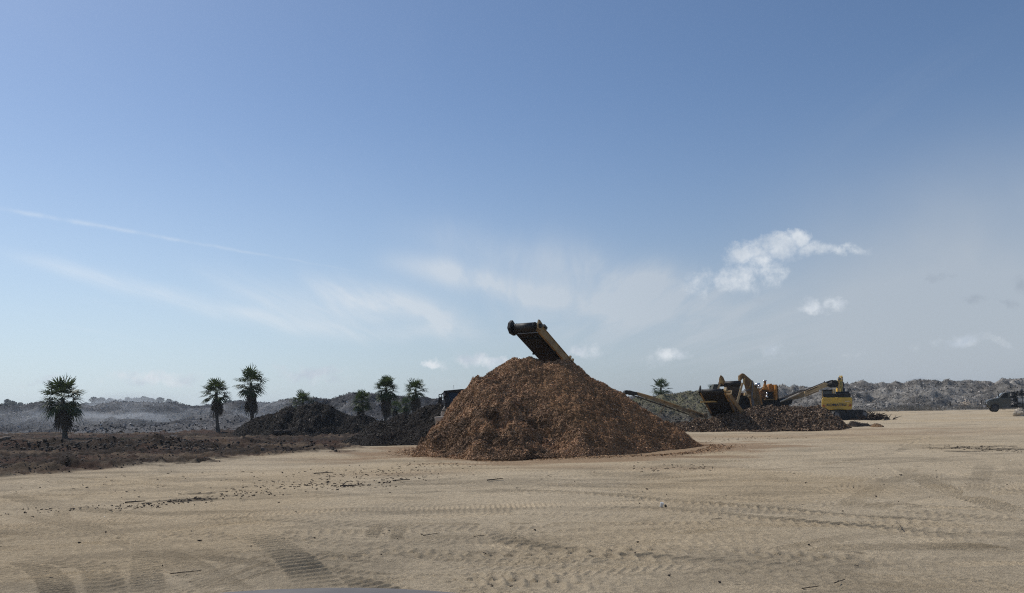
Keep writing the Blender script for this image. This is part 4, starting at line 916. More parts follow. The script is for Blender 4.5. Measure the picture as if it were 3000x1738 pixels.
# ------------------------------------------------------------------ excavator
def excavator():
    D = 70.0; c = P(2452, 1200, D); bx = c.x
    t = thing('excavator', 'yellow excavator seen from behind beside the shredded heap', 'excavator', (bx + .6, D + 1.5, 0), rz=R(-22.0)); t.scale = (.95, 1, 1)
    # counterweight
    m = MB(); prof = [(-1.36, 1.12), (-1.30, .96), (1.26, .94), (1.36, 1.10), (1.38, 1.95), (1.30, 2.08), (-1.22, 2.10), (-1.34, 1.98)]
    m.prism([(x, -1.55 + .10 * (abs(x) > 1.25), z) for x, z in prof], (0, .85, 0)); m.build('counterweight', exyel, t, bevel=.09, seg=4)
    m = MB(); m.box((-.66, -1.57, 1.19), (1.2, .05, .035)); m.build('trim_strip', exyel, t)
    m = MB(); m.prism([(-.16, -1.59, 2.10), (.13, -1.59, 2.10), (.10, -1.59, 1.97), (.03, -1.59, 1.90), (-.06, -1.59, 1.90), (-.13, -1.59, 1.97)], (0, .06, 0)); m.build('lifting_boss', exyel, t, bevel=.02)
    for s in (-1, 1):
        m = MB(); x = 1.14 * s; m.prism([(x - .12 * 1, -1.56, 1.27), (x + .12, -1.56, 1.27), (x + (.12 if s > 0 else -.02), -1.56, 1.45), (x + (.02 if s > 0 else -.12), -1.56, 1.45)], (0, .02, 0)); m.build('reflector', redm, t)
    cu = bpy.data.curves.new('lettering', 'FONT'); cu.body = 'KOMATSU'; cu.size = .40; cu.align_x = 'CENTER'; cu.offset = .012; cu.extrude = .006; cu.space_character = 1.05
    tmp = bpy.data.objects.new('lettering_tmp', cu); C.objects.link(tmp); bpy.context.view_layer.update()
    me = bpy.data.meshes.new_from_object(tmp.evaluated_get(bpy.context.evaluated_depsgraph_get())); bpy.data.objects.remove(tmp)
    lo = bpy.data.objects.new('lettering', me); C.objects.link(lo); me.materials.clear(); me.materials.append(navy); lo.parent = t
    xs = [v.co.x for v in me.vertices]; sc_ = 1.74 / (max(xs) - min(xs)); lo.scale = (sc_, sc_ * .78, 1); lo.location = (-.03, -1.566, 1.315); lo.rotation_euler = (R(90), 0, 0)
    m = MB(); m.box((.93, -1.565, 1.72), (.40, .012, .055)); m.build('decal', palepaint, t)
    # engine hood and body
    m = MB(); m.box((.04, -.75, 2.27), (2.42, 1.35, .36)); m.box((.55, -.2, 2.52), (1.2, .7, .2)); m.build('engine_hood', blackm, t, bevel=.04)
    m = MB(); m.box((0, .75, 1.5), (2.6, 3.0, 1.05)); m.build('body', exyel, t, bevel=.05)
    for s in (-1, 1):
        m = MB(); m.box((1.31 * s, .9, 1.55), (.03, 2.2, .7)); m.build('side_door', exyel, t)
    # cab
    m = MB(); m.box((-.80, 1.6, 2.0), (.98, 1.8, .4)); m.build('cab_base', exyel, t)
    m = MB(); m.prism([(-1.24, .72, 2.2), (-.36, .72, 2.2), (-.36, .72, 2.76), (-1.24, .72, 2.76)], (0, 1.7, 0)); m.build('cab_glass', glass, t, bevel=.03)
    m = MB(); m.box((-.80, 1.57, 2.80), (1.0, 1.86, .08)); m.build('cab_roof', blackm, t, bevel=.02)
    for x, y in ((-1.28, .7), (-.30, .7), (-1.28, 2.45), (-.30, 2.45)):
        m = MB(); m.box((x, y, 2.47), (.075, .075, .72)); m.build('cab_post', tan, t)
    m = MB(); m.box((-.18, .4, 2.62), (.10, .10, .55)); m.build('post', exyel, t)
    # boom, cylinders, arm, bucket
    def beamyz(pts, x0, wd, th, nm, mm, taper=None):
        m = MB(); up = []; dn = []
        for i, (y, z) in enumerate(pts):
            a = pts[max(i - 1, 0)]; b = pts[min(i + 1, len(pts) - 1)]; L = math.hypot(b[0] - a[0], b[1] - a[1]); ny, nz = -(b[1] - a[1]) / L, (b[0] - a[0]) / L
            h = th[i] / 2; up.append((x0 - wd / 2, y + ny * h, z + nz * h)); dn.append((x0 - wd / 2, y - ny * h, z - nz * h))
        m.prism(up + dn[::-1], (wd, 0, 0)); return m.build(nm, mm, t, bevel=.02)
    beamyz([(.6, 1.9), (1.6, 2.9), (2.5, 3.45), (3.6, 3.62), (5.2, 3.35)], .42, .48, (.5, .65, .75, .62, .4), 'boom', exyel)
    beamyz([(4.9, 4.18), (5.3, 3.45), (5.9, 2.2), (6.5, 1.0)], .54, .34, (.26, .5, .42, .3), 'arm', exyel)
    for s in (-1, 1):
        m = MB(); m.tube((.42 + .33 * s, 1.2, 1.7), (.42 + .33 * s, 2.1, 2.9), .10, k=12); m.tube((.42 + .33 * s, 2.1, 2.9), (.42 + .33 * s, 2.6, 3.5), .055, k=10); m.build('boom_cylinder', exyel if s < 0 else greysteel, t, smooth=True)
    m = MB(); m.tube((.45, 2.3, 3.75), (.5, 4.9, 4.10), .09, k=12); m.build('arm_cylinder', exyel, t)
    m = MB()
    for x in (.22, .34, .62): m.path([(x, .45, 2.35), (x, 1.15, 3.12), (x + .03, 2.1, 3.80), (x + .05, 3.2, 4.02)], .035, 6)
    m.box((.14, 1.5, 3.05), (.10, .2, .16)); m.box((-.0, 2.2, 3.42), (.12, .15, .28)); m.box((.40, 2.4, 3.85), (.14, .2, .2)); m.build('hoses', blackm, t)
    m = MB(); m.prism([(.14, 6.3, 1.1), (.14, 7.0, 1.2), (.14, 7.3, .5), (.14, 6.9, .1), (.14, 6.2, .3)], (.9, 0, 0)); m.build('bucket', blackm, t, bevel=.03)
    # handrail and mirror at the right
    m = MB(); m.path([(1.10, .6, 2.5), (1.12, .6, 2.82), (1.22, .6, 2.96), (1.32, .6, 2.80), (1.36, .2, 2.6), (1.45, .1, 2.2), (1.62, .0, 1.82)], .025, 6); m.path([(.92, .5, 2.6), (1.2, .5, 2.68), (1.3, .5, 2.5)], .022, 6); m.box((1.27, .58, 2.80), (.07, .05, .2)); m.build('handrail', blackm, t)
    # undercarriage turned under the body
    u = Matrix.Rotation(R(-48), 3, 'Z')
    for s in (-1, 1):
        pr = []
        for k in range(9):
            a = math.pi / 2 + math.pi * k / 8; pr.append((-1.70 + .42 * math.cos(a), .43 + .42 * math.sin(a)))
        for k in range(9):
            a = -math.pi / 2 + math.pi * k / 8; pr.append((1.70 + .42 * math.cos(a), .43 + .42 * math.sin(a)))
        m = MB(); m.prism([u @ Vector((s * 1.15 - .3, y, z)) + Vector((.25, 0, 0)) for y, z in pr], u @ Vector((.6, 0, 0))); tr = m.build('track', rubber, t, bevel=.03)
        m = MB()
        for k in range(34):
            q = k / 34 * 2; a = u @ Vector((s * 1.15, 0, 0)) + Vector((.25, 0, 0))
            yy = -1.75 + 3.5 * (q % 1.0); zz = .87 if q < 1 else 0.0
            m.box(a + u @ Vector((0, yy, zz)), (.58, .05, .05), u)
        m.build('track_pads', blackm, tr)
        for y in (-1.7, 1.7):
            m = MB(); m.tube(u @ Vector((s * 1.15 + .28 * s, y, .43)) + Vector((.25, 0, 0)), u @ Vector((s * 1.15 + .34 * s, y, .43)) + Vector((.25, 0, 0)), .3, k=16)
            m.build('sprocket', greysteel, tr)
    m = MB(); m.box(Vector((.25, 0, .62)), (1.6, 2.0, .45), u); m.tube((0, 0, .8), (0, 0, 1.05), .75, k=24); m.build('undercarriage', blackm, t)
excavator()

# ------------------------------------------------------------------ machine half hidden behind the big pile
def loader():
    D = 39.0; k = D / F
    def Q(px, py, dd=0.0): return P(px, py, D + dd)
    c = Q(1340, 1300); t = athing('wheel_loader', 'pale heavy machine with dark cab half hidden behind the brown pile', 'loader', (c.x, D + 1, 0))
    m = MB(); m.prism([Q(1299, 1145), Q(1352, 1140), Q(1410, 1140), Q(1410, 1149), Q(1352, 1149), Q(1300, 1150)], (0, 1.6, 0)); m.build('cab_roof', blackm, t, bevel=.03)
    m = MB(); m.prism([Q(1312, 1150, .05), Q(1410, 1149, .05), Q(1410, 1205, -.25), Q(1325, 1205, -.25)], (0, .06, 0)); m.build('windscreen', glass, t)
    m = MB(); m.prism([Q(1298, 1149, .1), Q(1313, 1149, .0), Q(1325, 1204, -.3), Q(1312, 1206, -.2), Q(1304, 1170, .1)], (0, .12, 0)); m.build('cab_pillar', blackm, t)
    m = MB(); m.prism([Q(1299, 1150, .3), Q(1299, 1205, .3), Q(1340, 1205, .3), Q(1340, 1150, .3)], (0, 1.3, 0)); m.build('cab_glass', glass, t)
    m = MB(); m.prism([Q(1300, 1168, .16), Q(1308, 1172, .12), Q(1311, 1200, .06), Q(1302, 1202, .12)], (0, .06, 0)); m.build('cab_side', greysteel, t)
    m = MB(); m.prism([Q(1303, 1182, -.1), Q(1309, 1179, -.1), Q(1310, 1196, -.12), Q(1304, 1198, -.12)], (0, .04, 0)); m.build('door_mirror', blackm, t)
    m = MB(); m.path([Q(1304, 1151), Q(1297, 1152), Q(1294, 1155), Q(1294, 1190)], .022); m.path([Q(1309, 1154), Q(1286, 1156), Q(1286, 1164)], .022); m.path([Q(1286, 1164), Q(1309, 1163)], .022); m.path([Q(1294, 1167), Q(1308, 1166)], .02); m.build('mirror_bracket', blackm, t)
    m = MB(); m.prism([Q(1283.5, 1166, -.1), Q(1294, 1165, -.1), Q(1294, 1180, -.1), Q(1284, 1180, -.1)], (0, .09, 0)); m.build('mirror', blackm, t, bevel=.02)
    m = MB(); m.prism([Q(1298, 1152, -.05), Q(1304, 1151, -.05), Q(1305, 1160, -.05), Q(1298, 1160, -.05)], (0, .12, 0)); m.build('work_light', greysteel, t)
    m = MB(); m.prism([Q(1300, 1192), Q(1305, 1190), Q(1340, 1190), Q(1350, 1228), Q(1292, 1228), Q(1291, 1212), Q(1296, 1200)], (0, 1.6, 0)); m.build('body', beige, t, bevel=.05)
    m = MB(); m.prism([Q(1272, 1224, -.3), Q(1276, 1221.5, -.3), Q(1310, 1220, -.3), Q(1330, 1220, -.3), Q(1330, 1234, -.3), Q(1300, 1233, -.3), Q(1276, 1235, -.3)], (0, .75, 0)); m.build('fender', beige, t, bevel=.04)
    m = MB(); m.prism([Q(1276, 1235, -.2), Q(1330, 1235, -.2), Q(1330, 1262, -.2), Q(1273, 1262, -.2)], (0, .6, 0)); m.build('step_guard', beige, t)
    m = MB(); m.path([Q(1294, 1203, -.02), Q(1304, 1204, -.05)], .02); m.path([Q(1330, 1141, .5), Q(1329, 1128, .5)], .008); m.build('aerial', blackm, t)
    for dx in (0, 2.1):
        w = Q(1296, 1270); m = MB(); m.lathe(Vector((w.x + dx + .1, D + .5, .62)), (1, 0, 0), [(0, .3), (.02, .55), (.1, .62), (.35, .62), (.43, .55), (.45, .3)], 24); m.build('tyre', rubber, t, smooth=True)
        m = MB(); m.lathe(Vector((w.x + dx + .1, D + 3.2, .62)), (1, 0, 0), [(0, .3), (.02, .55), (.1, .62), (.35, .62), (.43, .55), (.45, .3)], 24); m.build('tyre', rubber, t, smooth=True)
    a = Q(1296, 1270); m = MB(); m.box((a.x + 1.3, D + 1.9, .85), (2.0, 4.2, .5)); m.build('chassis', blackm, t)
loader()

# ------------------------------------------------------------------ dark truck at the right edge
def truck():
    D = 92.7; k = D / F; p0 = P(2889, 1208, D)
    t = thing('utility_truck', 'dark olive bonneted truck with white tank at the right edge', 'truck', (p0.x, D, 0), rz=R(-25)); t.scale = (.86, 1, 1)
    W = 2.2
    def side(pts, y0, y1, nm, mm, bv=.03, seg=2): 
        m = MB(); m.prism([(x, y0, z) for x, z in pts], (0, y1 - y0, 0)); return m.build(nm, mm, t, bevel=bv, seg=seg)
    side([(.12, 1.0), (.12, 1.28), (.35, 1.44), (.9, 1.58), (1.6, 1.66), (1.6, .8), (.3, .8)], .12, W - .12, 'bonnet', olive, .06, 3)
    # wings over the wheels
    arc = [(1.10 + .56 * math.cos(a), .47 + .58 * math.sin(a)) for a in [math.pi * (1 - i / 8) for i in range(9)]]
    for y0 in (-.02, W - .36): side([(.18, .85), (.22, 1.18), (.45, 1.30), (1.0, 1.36), (1.72, 1.36), (1.9, .55)] + arc[::-1], y0, y0 + .38, 'wing', olive, .04, 3)
    side([(1.55, .42), (1.55, 1.68), (2.95, 1.70), (2.95, .42)], .02, W - .02, 'cab', olive, .04, 3)
    side([(1.56, 1.66), (2.08, 2.24), (2.30, 2.32), (2.93, 2.34), (2.95, 1.68)], .08, W - .08, 'cab_top', olive, .06, 3)
    for y in (.06, W - .075): 
        side([(1.74, 1.72), (2.12, 2.18), (2.30, 2.24), (2.66, 2.25), (2.66, 1.72)], y, y + .015, 'window', windowm, 0)
    m = MB(); m.prism([(1.53, .25, 1.70), (1.53, W - .25, 1.70), (2.04, W - .25, 2.24), (2.04, .25, 2.24)], (-.02, 0, .012)); m.build('windscreen', glass, t)
    dr = side([(1.72, .62), (1.72, 1.66), (2.72, 1.66), (2.72, .62)], .0, .02, 'door', olive, .01)
    m = MB(); m.box((2.6, -.015, 1.38), (.14, .03, .035)); m.build('handle', blackm, dr)
    m = MB(); m.box((2.2, -.012, 1.50), (1.4, .02, .025)); m.box((1.1, -.03, 1.32), (.95, .02, .03)); m.build('body_crease', olive_l, t)
    m = MB(); m.box((1.50, -.16, 2.0), (.10, .2, .42)); m.build('mirror', blackm, t, bevel=.02)
    m = MB(); m.box((.02, W / 2, .72), (.18, W - .1, .22)); m.box((-.06, W / 2, .6), (.1, W - .5, .14)); m.build('bumper', greysteel, t, bevel=.03)
    for y in (.22, W - .22):
        m = MB(); m.box((.10, y, 1.06), (.10, .26, .18)); m.build('headlight', chrome, t, bevel=.02)
    m = MB(); m.box((.10, W / 2, 1.05), (.06, 1.2, .38)); m.build('grille', blackm, t)
    m = MB(); m.box((2.35, -.03, .52), (1.0, .2, .05)); m.box((2.55, -.13, .66), (.24, .03, .08)); m.build('step', greysteel, t)
    m = MB(); m.box((4.2, W / 2, .62), (5.2, 1.0, .22)); m.build('chassis', blackm, t)
    for x in (1.10, 5.6):
        for y in (.14, W - .14):
            m = MB(); s = 1 if y < 1 else -1; m.lathe((x, y - .14, .47), (0, 1, 0), [(0, .26), (.01, .42), (.06, .475), (.22, .475), (.27, .42), (.28, .26)], 28); w = m.build('wheel', rubber, t, smooth=True)
            m = MB(); m.lathe((x, y - .15 * s, .47), (0, -s, 0), [(-.02, .25), (0, .25), (.01, .2), (-.0, .12), (.05, .1), (.06, .03)], 20); m.build('rim', rimm, w)
    # rack of gear behind the cab
    m = MB()
    for x in (3.02, 3.7, 4.35):
        for y in (.1, W - .1): m.box((x, y, 1.5), (.06, .06, 1.75))
    for z in (1.05, 1.7, 2.36): m.box((3.7, .1, z), (1.4, .06, .06)); m.box((3.7, W - .1, z), (1.4, .06, .06))
    m.box((5.3, .1, 2.36), (2.0, .06, .06)); m.box((6.2, .1, 1.6), (.06, .06, 1.5)); m.build('rack', blackm, t)
    m = MB(); rs = random.Random(3)
    for i in range(26): m.box((rs.uniform(3.05, 3.9), rs.uniform(.2, 1.6), rs.uniform(.75, 2.3)), (rs.uniform(.1, .4), rs.uniform(.1, .4), rs.uniform(.1, .35)))
    for i in range(6): m.lathe((3.9 + i * .42, rs.uniform(.3, .6), 2.36 + rs.uniform(0, .15)), (0, 1, 0), [(0, .1), (.3, .16 + .05 * (i % 2)), (.5, .1)], 12)
    m.box((5.2, W / 2, 2.08), (2.2, 1.4, .38)); m.build('gear', blackm, t)
    m = MB()
    for i in range(14): m.box((rs.uniform(3.05, 3.75), .05, rs.uniform(.7, 2.2)), (rs.uniform(.03, .1), .04, rs.uniform(.04, .14)))
    for i in range(8): m.box((3.1 + i * .2, .04, 2.42 + rs.uniform(-.05, .06)), (.09, .05, .05))
    m.build('fittings', greysteel, t)
    m = MB(); m.lathe((3.82, .98, 1.34), (1, 0, 0), [(0, .30), (.05, .42), (.12, .46), (2.5, .46), (2.57, .42), (2.62, .30)], 28); tk = m.build('tank', whitem, t, smooth=True)
    m = MB()
    for cx in (4.15, 4.85, 5.5):
        for i in range(7):
            a = i * 6.28 / 7; r = .13; m.prism([(cx + r * math.cos(a) + .05 * math.cos(b), .575 - .02 + .0, 1.30 + r * 1.05 * math.sin(a) + .06 * math.sin(b)) for b in (0, 1.3, 2.5, 3.8, 5.0)], (0, .06, 0))
    m.build('emblem', mat('faded_dark_print', (.10, .10, .095), .6, var=.3), tk)
    m = MB(); m.box((4.62, .50, 1.35), (.04, .06, .9)); m.build('strap', blackm, tk)
    side([(3.75, .62), (3.75, .92), (6.6, .92), (6.6, .62)], .15, W - .15, 'deck', olive, .02)
    side([(4.4, .25), (4.4, .62), (5.0, .62), (5.0, .25)], .2, .6, 'tool_box', olive, .02)
rimm = mat('dull_rim', (.05, .05, .048), .5, var=.2)
windowm = mat('smoked_window', (.006, .007, .008), .25, var=.05, spec=.2)
olive_l = mat('olive_paint_highlight', (.05, .055, .047), .35, var=.1)
truck()

# ------------------------------------------------------------------ the vehicle the picture is taken from: only the bonnet edge shows
def own_truck():
    t = thing('parked_truck', 'grey bonnet of a truck rising at the very bottom of the view', 'truck', (-.42, 2.2, .004))
    hoodm = mat('grey_metallic_bonnet', (.13, .112, .10), .6, .0, var=.06, vscale=4, dirt=(.3, .26, .2), dirt_amt=.25, coat=0)
    ys = [-1.75, -1.2, -.9, -.65, -.50, -.38, -.28, -.20, -.15]; zs = [1.735, 1.73, 1.715, 1.69, 1.655, 1.60, 1.52, 1.40, 1.25]
    xs = np.linspace(-.92, .92, 25); V = []; Fc = []
    for y, z in zip(ys, zs):
        for x in xs: V.append((x, y - .05 * abs(x) ** 2, z - x * x / 5.6 - .22 * max(0, abs(x) - .75) ** 1.2))
    k = len(xs)
    for i in range(len(ys) - 1):
        for j in range(k - 1): Fc.append((i * k + j, i * k + j + 1, (i + 1) * k + j + 1, (i + 1) * k + j))
    MB().add(V, Fc).build('bonnet', hoodm, t, smooth=True)
    m = MB(); m.box((0, -.2, .95), (1.5, .12, .5)); m.build('grille', blackm, t)
    m = MB(); m.box((0, -.08, .55), (1.95, .2, .28)); m.build('bumper', greysteel, t, bevel=.05)
    for s in (-1, 1):
        m = MB(); m.box((.85 * s, -.25, 1.05), (.25, .14, .28)); m.build('headlight', chrome, t, bevel=.04)
        m = MB(); m.box((.90 * s, -1.0, 1.12), (.12, 1.5, .62)); m.build('wing', hoodm, t, bevel=.05)
        m = MB(); m.lathe((.80 * s - .14, -1.0, .46), (1, 0, 0), [(0, .25), (.02, .42), (.06, .46), (.22, .46), (.26, .42), (.28, .25)], 24); m.build('wheel', rubber, t, smooth=True)
own_truck()

# ------------------------------------------------------------------ odds and ends
def log_thing(name, label, cat, a, b, r, m_, seed, group=None):
    rs = random.Random(seed); a, b = Vector(a), Vector(b); m = MB(); n = 6; last = None; d = (b - a) / n
    pts = [a + d * i + Vector((rs.uniform(-.25, .25), rs.uniform(-.25, .25), rs.uniform(-.1, .25))) * r * (0 < i < n) for i in range(n + 1)]
    m.tube(pts[0], pts[1], r, r * .95, 8)
    for i in range(1, n): m.tube(pts[i], pts[i + 1], r * (1 - .06 * i), r * (1 - .06 * (i + 1)), 8)
    if rs.random() < .6: q = pts[3]; m.tube(q, q + Vector((rs.uniform(-4, 4), rs.uniform(-4, 4), rs.uniform(.5, 2))) * r, r * .5, r * .3, 6)
    o = m.build(name, m_); tag(o, label, cat, group); return o
a = G(-60, 1316); b = G(52, 1300); log_thing('log', 'pale timber lying on the dark soil at the left edge', 'log', (a.x, a.y, .28), (b.x, b.y - .8, .42), .17, wood, 1)
a = G(798, 1280); b = G(852, 1277); log_thing('log', 'black log at the foot of the wide black heap', 'log', (a.x, a.y + .3, .25), (b.x, b.y + .3, .28), .2, darkwood, 2)
for i, (px, py, L, ang, lab) in enumerate([(2460, 1722, .13, .3, 'dark twig with side shoots lying near the bottom right'), (2375, 1733, .16, .05, 'thin twig left of the dark forked twig near the bottom'), (2640, 1556, .22, 1.0, 'small dark twig on the tracked sand below the right wheel marks'),
        (2100, 1529, .14, -.3, 'short dark twig on pale sand right of the white litter'), (1264, 1571, .22, .3, 'dark twig on the smooth sand below the big pile'), (1406, 1573, .16, 0, 'flat brown twig beside the zigzag tread marks'), (1450, 1416, .35, .25, 'brown stick on the sand in front of the big pile'),
        (948, 1387, .5, .05, 'dark stick among the bark scraps left of the big pile'), (1176, 1408, .4, .0, 'single dark stick below the left foot of the big pile'), (1030, 1426, .5, -.1, 'largest stick of the scrap band left of centre'), (396, 1470, .35, .1, 'dark stick left of the black stain on the sand'), (545, 1690, .3, .1, 'brown stick lying over the fine wheel lines at lower left')]):
    p = G(px, py); z = gz(p.x, p.y) + .018; d = Vector((math.cos(ang), math.sin(ang) * 1.6, 0)) * L * .6
    log_thing('twig', lab, 'twig', (p.x - d.x, p.y - d.y, z), (p.x + d.x, p.y + d.y, z + .02), .006 + .010 * (L > .3), darkwood, 30 + i, 'twigs lying on the sand')
# bands of bark scraps
def scraps():
    pts = []
    def band(p, q, n, spread):
        a, b = G(*p), G(*q)
        for i in range(n):
            s = random.random(); c = a.lerp(b, s); pts.append((c.x + random.gauss(0, spread), c.y + random.gauss(0, spread)))
    band((0, 1500), (430, 1480), 60, .4); band((300, 1488), (800, 1445), 110, .5); band((650, 1440), (1300, 1395), 130, .8); band((880, 1400), (1350, 1360), 150, 1.0); band((860, 1425), (1060, 1425), 70, .35); band((2050, 1295), (2300, 1280), 90, 1.0); band((2780, 1310), (2960, 1320), 120, .6); band((0, 1440), (1000, 1390), 60, 1.6); band((1900, 1370), (2100, 1368), 50, .5)
    band((1300, 1420), (3000, 1420), 60, 3.0); band((100, 1600), (2900, 1600), 30, 1.6); band((530, 1468), (580, 1462), 40, .25)
    n = len(pts); x = np.array([p[0] for p in pts]); y = np.array([p[1] for p in pts]); z = np.array([gz(a, b) for a, b in pts])
    m = MB(); rs = random.Random(9)
    for i in range(n):
        L = (rs.uniform(.02, .12) * rs.random() ** .8 + .015) * min(1, y[i] / 22); a = rs.gauss(0, .7); M = Matrix.Rotation(a, 3, 'Z') @ Matrix.Rotation(rs.uniform(-.25, .25), 3, 'Y')
        m.box((x[i], y[i], z[i] + .012), (L, rs.uniform(.012, .03), rs.uniform(.006, .02)), M)
    o = m.build('bark_scraps', darkwood); tag(o, 'small dark scraps of bark scattered in bands over the sand', 'bark scraps', kind='stuff')
scraps()
def clods():
    Vs, Qs, Cs, off = [], [], [], 0; n = 0
    base, q0 = rockmesh(1, 1, .7, 3, 4); base = base; q0 = np.array(q0)
    while n < 5200:
        px, py = random.uniform(-150, 1000), random.uniform(1262, 1410); p = G(px, py)
        if soil_mask(np.array([p.x]), np.array([p.y]))[0] < .6: continue
        band = abs((py - 1312) / 14.0)
        if random.random() > (.95 if band < 1 and px < 640 else .22): continue
        s = random.uniform(.012, .042) * (1.9 if band < 1 else 1) * (1.5 if py < 1285 else 1); A = Matrix.Rotation(random.random() * 6, 3, 'Z') @ Matrix.Rotation(random.random() * 2, 3, 'X')
        v = base @ np.array(A).T * s * np.array([random.uniform(.7, 1.5), 1, random.uniform(.6, 1.1)]) + np.array([p.x, p.y, gz(p.x, p.y) + s * .3])
        c = np.array([.050, .039, .031]) * random.uniform(.5, 1.5) * (3.0 if random.random() < .07 else 1)
        Vs.append(v); Qs.append(q0 + off); Cs.append(np.tile(c, (len(v), 1))); off += len(v); n += 1
    o = mesh_np('clods', np.concatenate(Vs), np.concatenate(Qs), chip_attr, np.concatenate(Cs), smooth=False); tag(o, 'clods and lumps strewn over the dark soil at the left', 'clods', kind='stuff')
clods()
# white litter
p = G(1941, 1487); z = gz(p.x, p.y); t = thing('paper_cup', 'small crushed white cup lying on the sand in the middle foreground', 'litter', (p.x, p.y, z))
m = MB(); m.lathe((-.02, 0, .045), (.25, -.2, .9), [(-.05, .026), (0, .03), (.045, .036), (.05, .034)], 14); m.build('cup', whitem, t); m = MB(); m.lathe((.05, .01, .02), (1, .2, .1), [(0, .03), (.02, .036), (.03, .02)], 12); m.build('lid', blackm, t)
# rock at the right edge
p = G(2998, 1219); V, Q = rockmesh(.55, .5, .52, 5, 16); o = mesh_np('boulder', V + np.array([p.x, p.y + .5, .18]), Q, mat('pale_limestone', (.42, .36, .28), .9, var=.3, vscale=4, bump=.05, bscale=5), smooth=False); tag(o, 'pale boulder on the sand below the truck at the right edge', 'boulder')
# dark branch heap to the right of the excavator
def brush(name, label, c, rx, ry, rz, n, m_, seed, r=.03, ln=.7):
    rs = random.Random(seed); m = MB()
    for i in range(n):
        u = rs.gauss(0, .45); a = Vector((c.x + u * rx, c.y + rs.gauss(0, .4) * ry, rs.random() * rz * max(.15, 1 - abs(u)) + .04)); d = Vector((rs.gauss(0, 1), rs.gauss(0, .7), rs.gauss(0, .28))).normalized() * rs.uniform(.3, 1) * ln
        b = a + d; b.z = max(b.z, .03); m.tube(a, b, r * rs.uniform(.5, 1.4), r * .4, 6)
        if rs.random() < .6: m.tube(a.lerp(b, .5), b + Vector((rs.gauss(0, .2), rs.gauss(0, .2), abs(rs.gauss(0, .15)))), r * .5, r * .25, 5)
    o = m.build(name, m_); tag(o, label, 'brush pile'); return o
brush('brush_pile', 'heap of dark broken branches on the sand right of the excavator', G(2562, 1231), 1.5, 1.0, .55, 150, darkwood, 2, .05, .8)
brush('brush_pile', 'pale bare branches in front of the brush strip at centre right', P(2700, 1197, 122), 2.2, 1.0, .8, 90, palewood, 3, .05, 1.3)
brush('brush_pile', 'pale bleached branches standing higher, left of the truck', P(2836, 1195, 118), 1.5, 1.0, 1.3, 70, palewood, 4, .06, 1.3)
brush('brush_pile', 'tangle of dark roots on the skyline of the shredded heap foot', P(2075, 1226, 54.5), .9, .6, .5, 50, darkwood, 6, .03, .6)
# leaning fence posts
for px, py, tp, ln, lab in ((2622, 1196, 1184, .35, 'weathered fence post leaning left, nearest the excavator'), (2694, 1194, 1180, .30, 'weathered fence post rising from the pale branches'), (2785, 1192, 1178, .10, 'upright weathered fence post midway along the brush'), (2876, 1190, 1175, .12, 'weathered fence post closest to the dark truck')):
    p = P(px, py, 121); q = P(px - 4 * ln * 4, tp - 2, 121); m = MB(); m.tube((p.x, p.y, -.1), (q.x, q.y, q.z), .10, .08, 8); m.tube((q.x, q.y, q.z - .12), (q.x + .12, q.y, q.z - .10), .03, .03, 6)
    o = m.build('fence_post', darkwood); tag(o, lab, 'fence post', 'old fence posts along the far brush')
# dry brush strip at the far side of the yard, grass by the palm
def tuft_field(name, label, cat, areas, m_, hmin, hmax):
    V = []; Fc = []; rs = random.Random(5)
    for (p, q, n, sp) in areas:
        for i in range(n):
            c = p.lerp(q, rs.random()) + Vector((rs.gauss(0, sp[0]), rs.gauss(0, sp[1]), 0)); h = rs.uniform(hmin, hmax) * (.4 + 1.2 * float(vn(c.x * .25, c.y * .25, 3)))
            z0 = -.05
            for k in range(5):
                a = rs.uniform(0, 6.28); w = Vector((math.cos(a), math.sin(a), 0)) * h * .035; l = Vector((rs.gauss(0, .8) * h, rs.gauss(0, .8) * h, h * rs.uniform(.35, 1)))
                b = c + Vector((rs.gauss(0, .15), rs.gauss(0, .15), 0)); b.z = z0; o = len(V); V += [b - w, b + w, b + l * .6 + w * .8, b + l * .6 - w * .8, b + l]; Fc += [(o, o + 1, o + 2, o + 3), (o + 3, o + 2, o + 4)]
    o = MB().add(V, Fc).build(name, m_); tag(o, label, cat, kind='stuff')
drym = mat('dry_brush', (.19, .17, .14), .9, var=.5, vscale=.5); grassm = mat('dull_grass', (.10, .105, .055), .9, var=.4, vscale=1)
tuft_field('dry_brush', 'grey dry brush along the far side of the yard at the right', 'brush', [(P(2440, 1197, 118), P(3100, 1192, 118), 5200, (1.5, 4))], drym, .25, .8)
g1, g2 = G(60, 1291), G(420, 1288); g1.z = g2.z = 0
tuft_field('grass', 'thin strip of dull grass at the foot of the lone large palm', 'grass', [(g1, g2, 1500, (1, .9))], grassm, .06, .22)

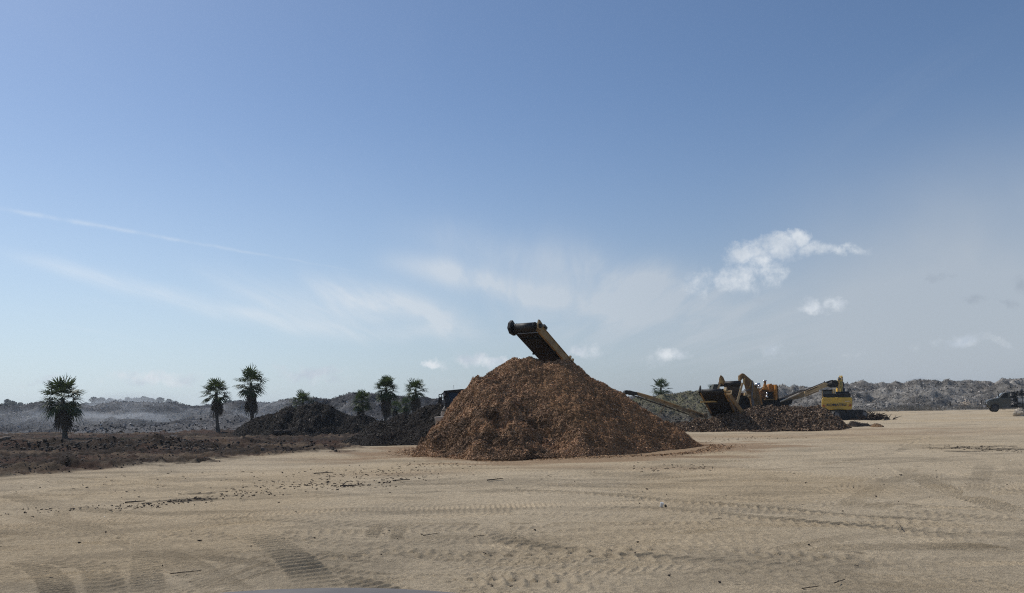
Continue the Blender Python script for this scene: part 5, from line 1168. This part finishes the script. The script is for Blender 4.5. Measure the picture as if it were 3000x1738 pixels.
# ------------------------------------------------------------------ smoke and air
def smoke(label, c, sz, dens, sc, seed):
    me = bpy.data.meshes.new('smoke'); V = [(x, y, z) for x in (-1, 1) for y in (-1, 1) for z in (-1, 1)]
    me.from_pydata(V, [], [(0, 1, 3, 2), (4, 6, 7, 5), (0, 4, 5, 1), (2, 3, 7, 6), (0, 2, 6, 4), (1, 5, 7, 3)]); o = bpy.data.objects.new('smoke', me); C.objects.link(o); o.location = c; o.scale = sz
    m = bpy.data.materials.new('smoke'); m.use_nodes = True; n = NT(m.node_tree); m.node_tree.nodes.clear()
    co = n.node('ShaderNodeTexCoord').outputs['Object']
    ln = n.v('LENGTH', co); fall = n.ss(ln, .98, .05)
    mp = n.v('ADD', n.v('MULTIPLY', co, sc), (seed, seed * .7, 0))
    f = n.ss(n.noise(mp, 1.0, 4, .6, dist=1.2), .40, .78)
    pv = n.node('ShaderNodeVolumePrincipled'); pv.inputs['Color'].default_value = (.90, .94, .98, 1); pv.inputs['Anisotropy'].default_value = .45
    n.put(pv.inputs['Density'], n.m('MULTIPLY', n.m('MULTIPLY', f, fall), dens))
    out = n.node('ShaderNodeOutputMaterial'); m.node_tree.links.new(pv.outputs[0], out.inputs['Volume']); me.materials.append(m)
    tag(o, label, 'smoke', kind='stuff')
SMOKE = True
if SMOKE:
    c = P(215, 1232, 76); smoke('bluish smoke drifting low over the left debris', (c.x + 2, c.y, 1.2), (14, 4.5, 2.6), .75, (1.6, 1.0, .8), 3)
    c = P(385, 1186, 250); smoke('pale smoke lying in front of the hazy tree row', (c.x, c.y, 3.2), (30, 30, 6.5), .055, (1.3, .8, .5), 8)
    c = P(2690, 1128, 156); smoke('wisp of smoke on the crest of the right debris range', (c.x, c.y, 5.0), (6.0, 5, 1.9), .40, (1.5, 1, 1), 5)
    c = P(700, 1225, 78); smoke('faint smoke behind the palm with the round crown', (c.x + 2, c.y, 1.2), (12, 4, 2.2), .55, (1.6, 1, 1), 11)
HAZE = .00032
if HAZE:
    m = bpy.data.materials.new('hazy_air'); m.use_nodes = True; m.node_tree.nodes.clear(); n = NT(m.node_tree)
    pv = n.node('ShaderNodeVolumePrincipled'); pv.inputs['Color'].default_value = (.86, .93, 1.0, 1); pv.inputs['Density'].default_value = HAZE; pv.inputs['Anisotropy'].default_value = .35
    out = n.node('ShaderNodeOutputMaterial'); m.node_tree.links.new(pv.outputs[0], out.inputs['Volume'])
    b = MB(); b.box((0, 270, 6.0), (1500, 900, 14.2)); o = b.build('haze', m); tag(o, 'thin bluish haze in the air over the whole yard', 'haze', kind='stuff')
print('objects', len(bpy.data.objects))
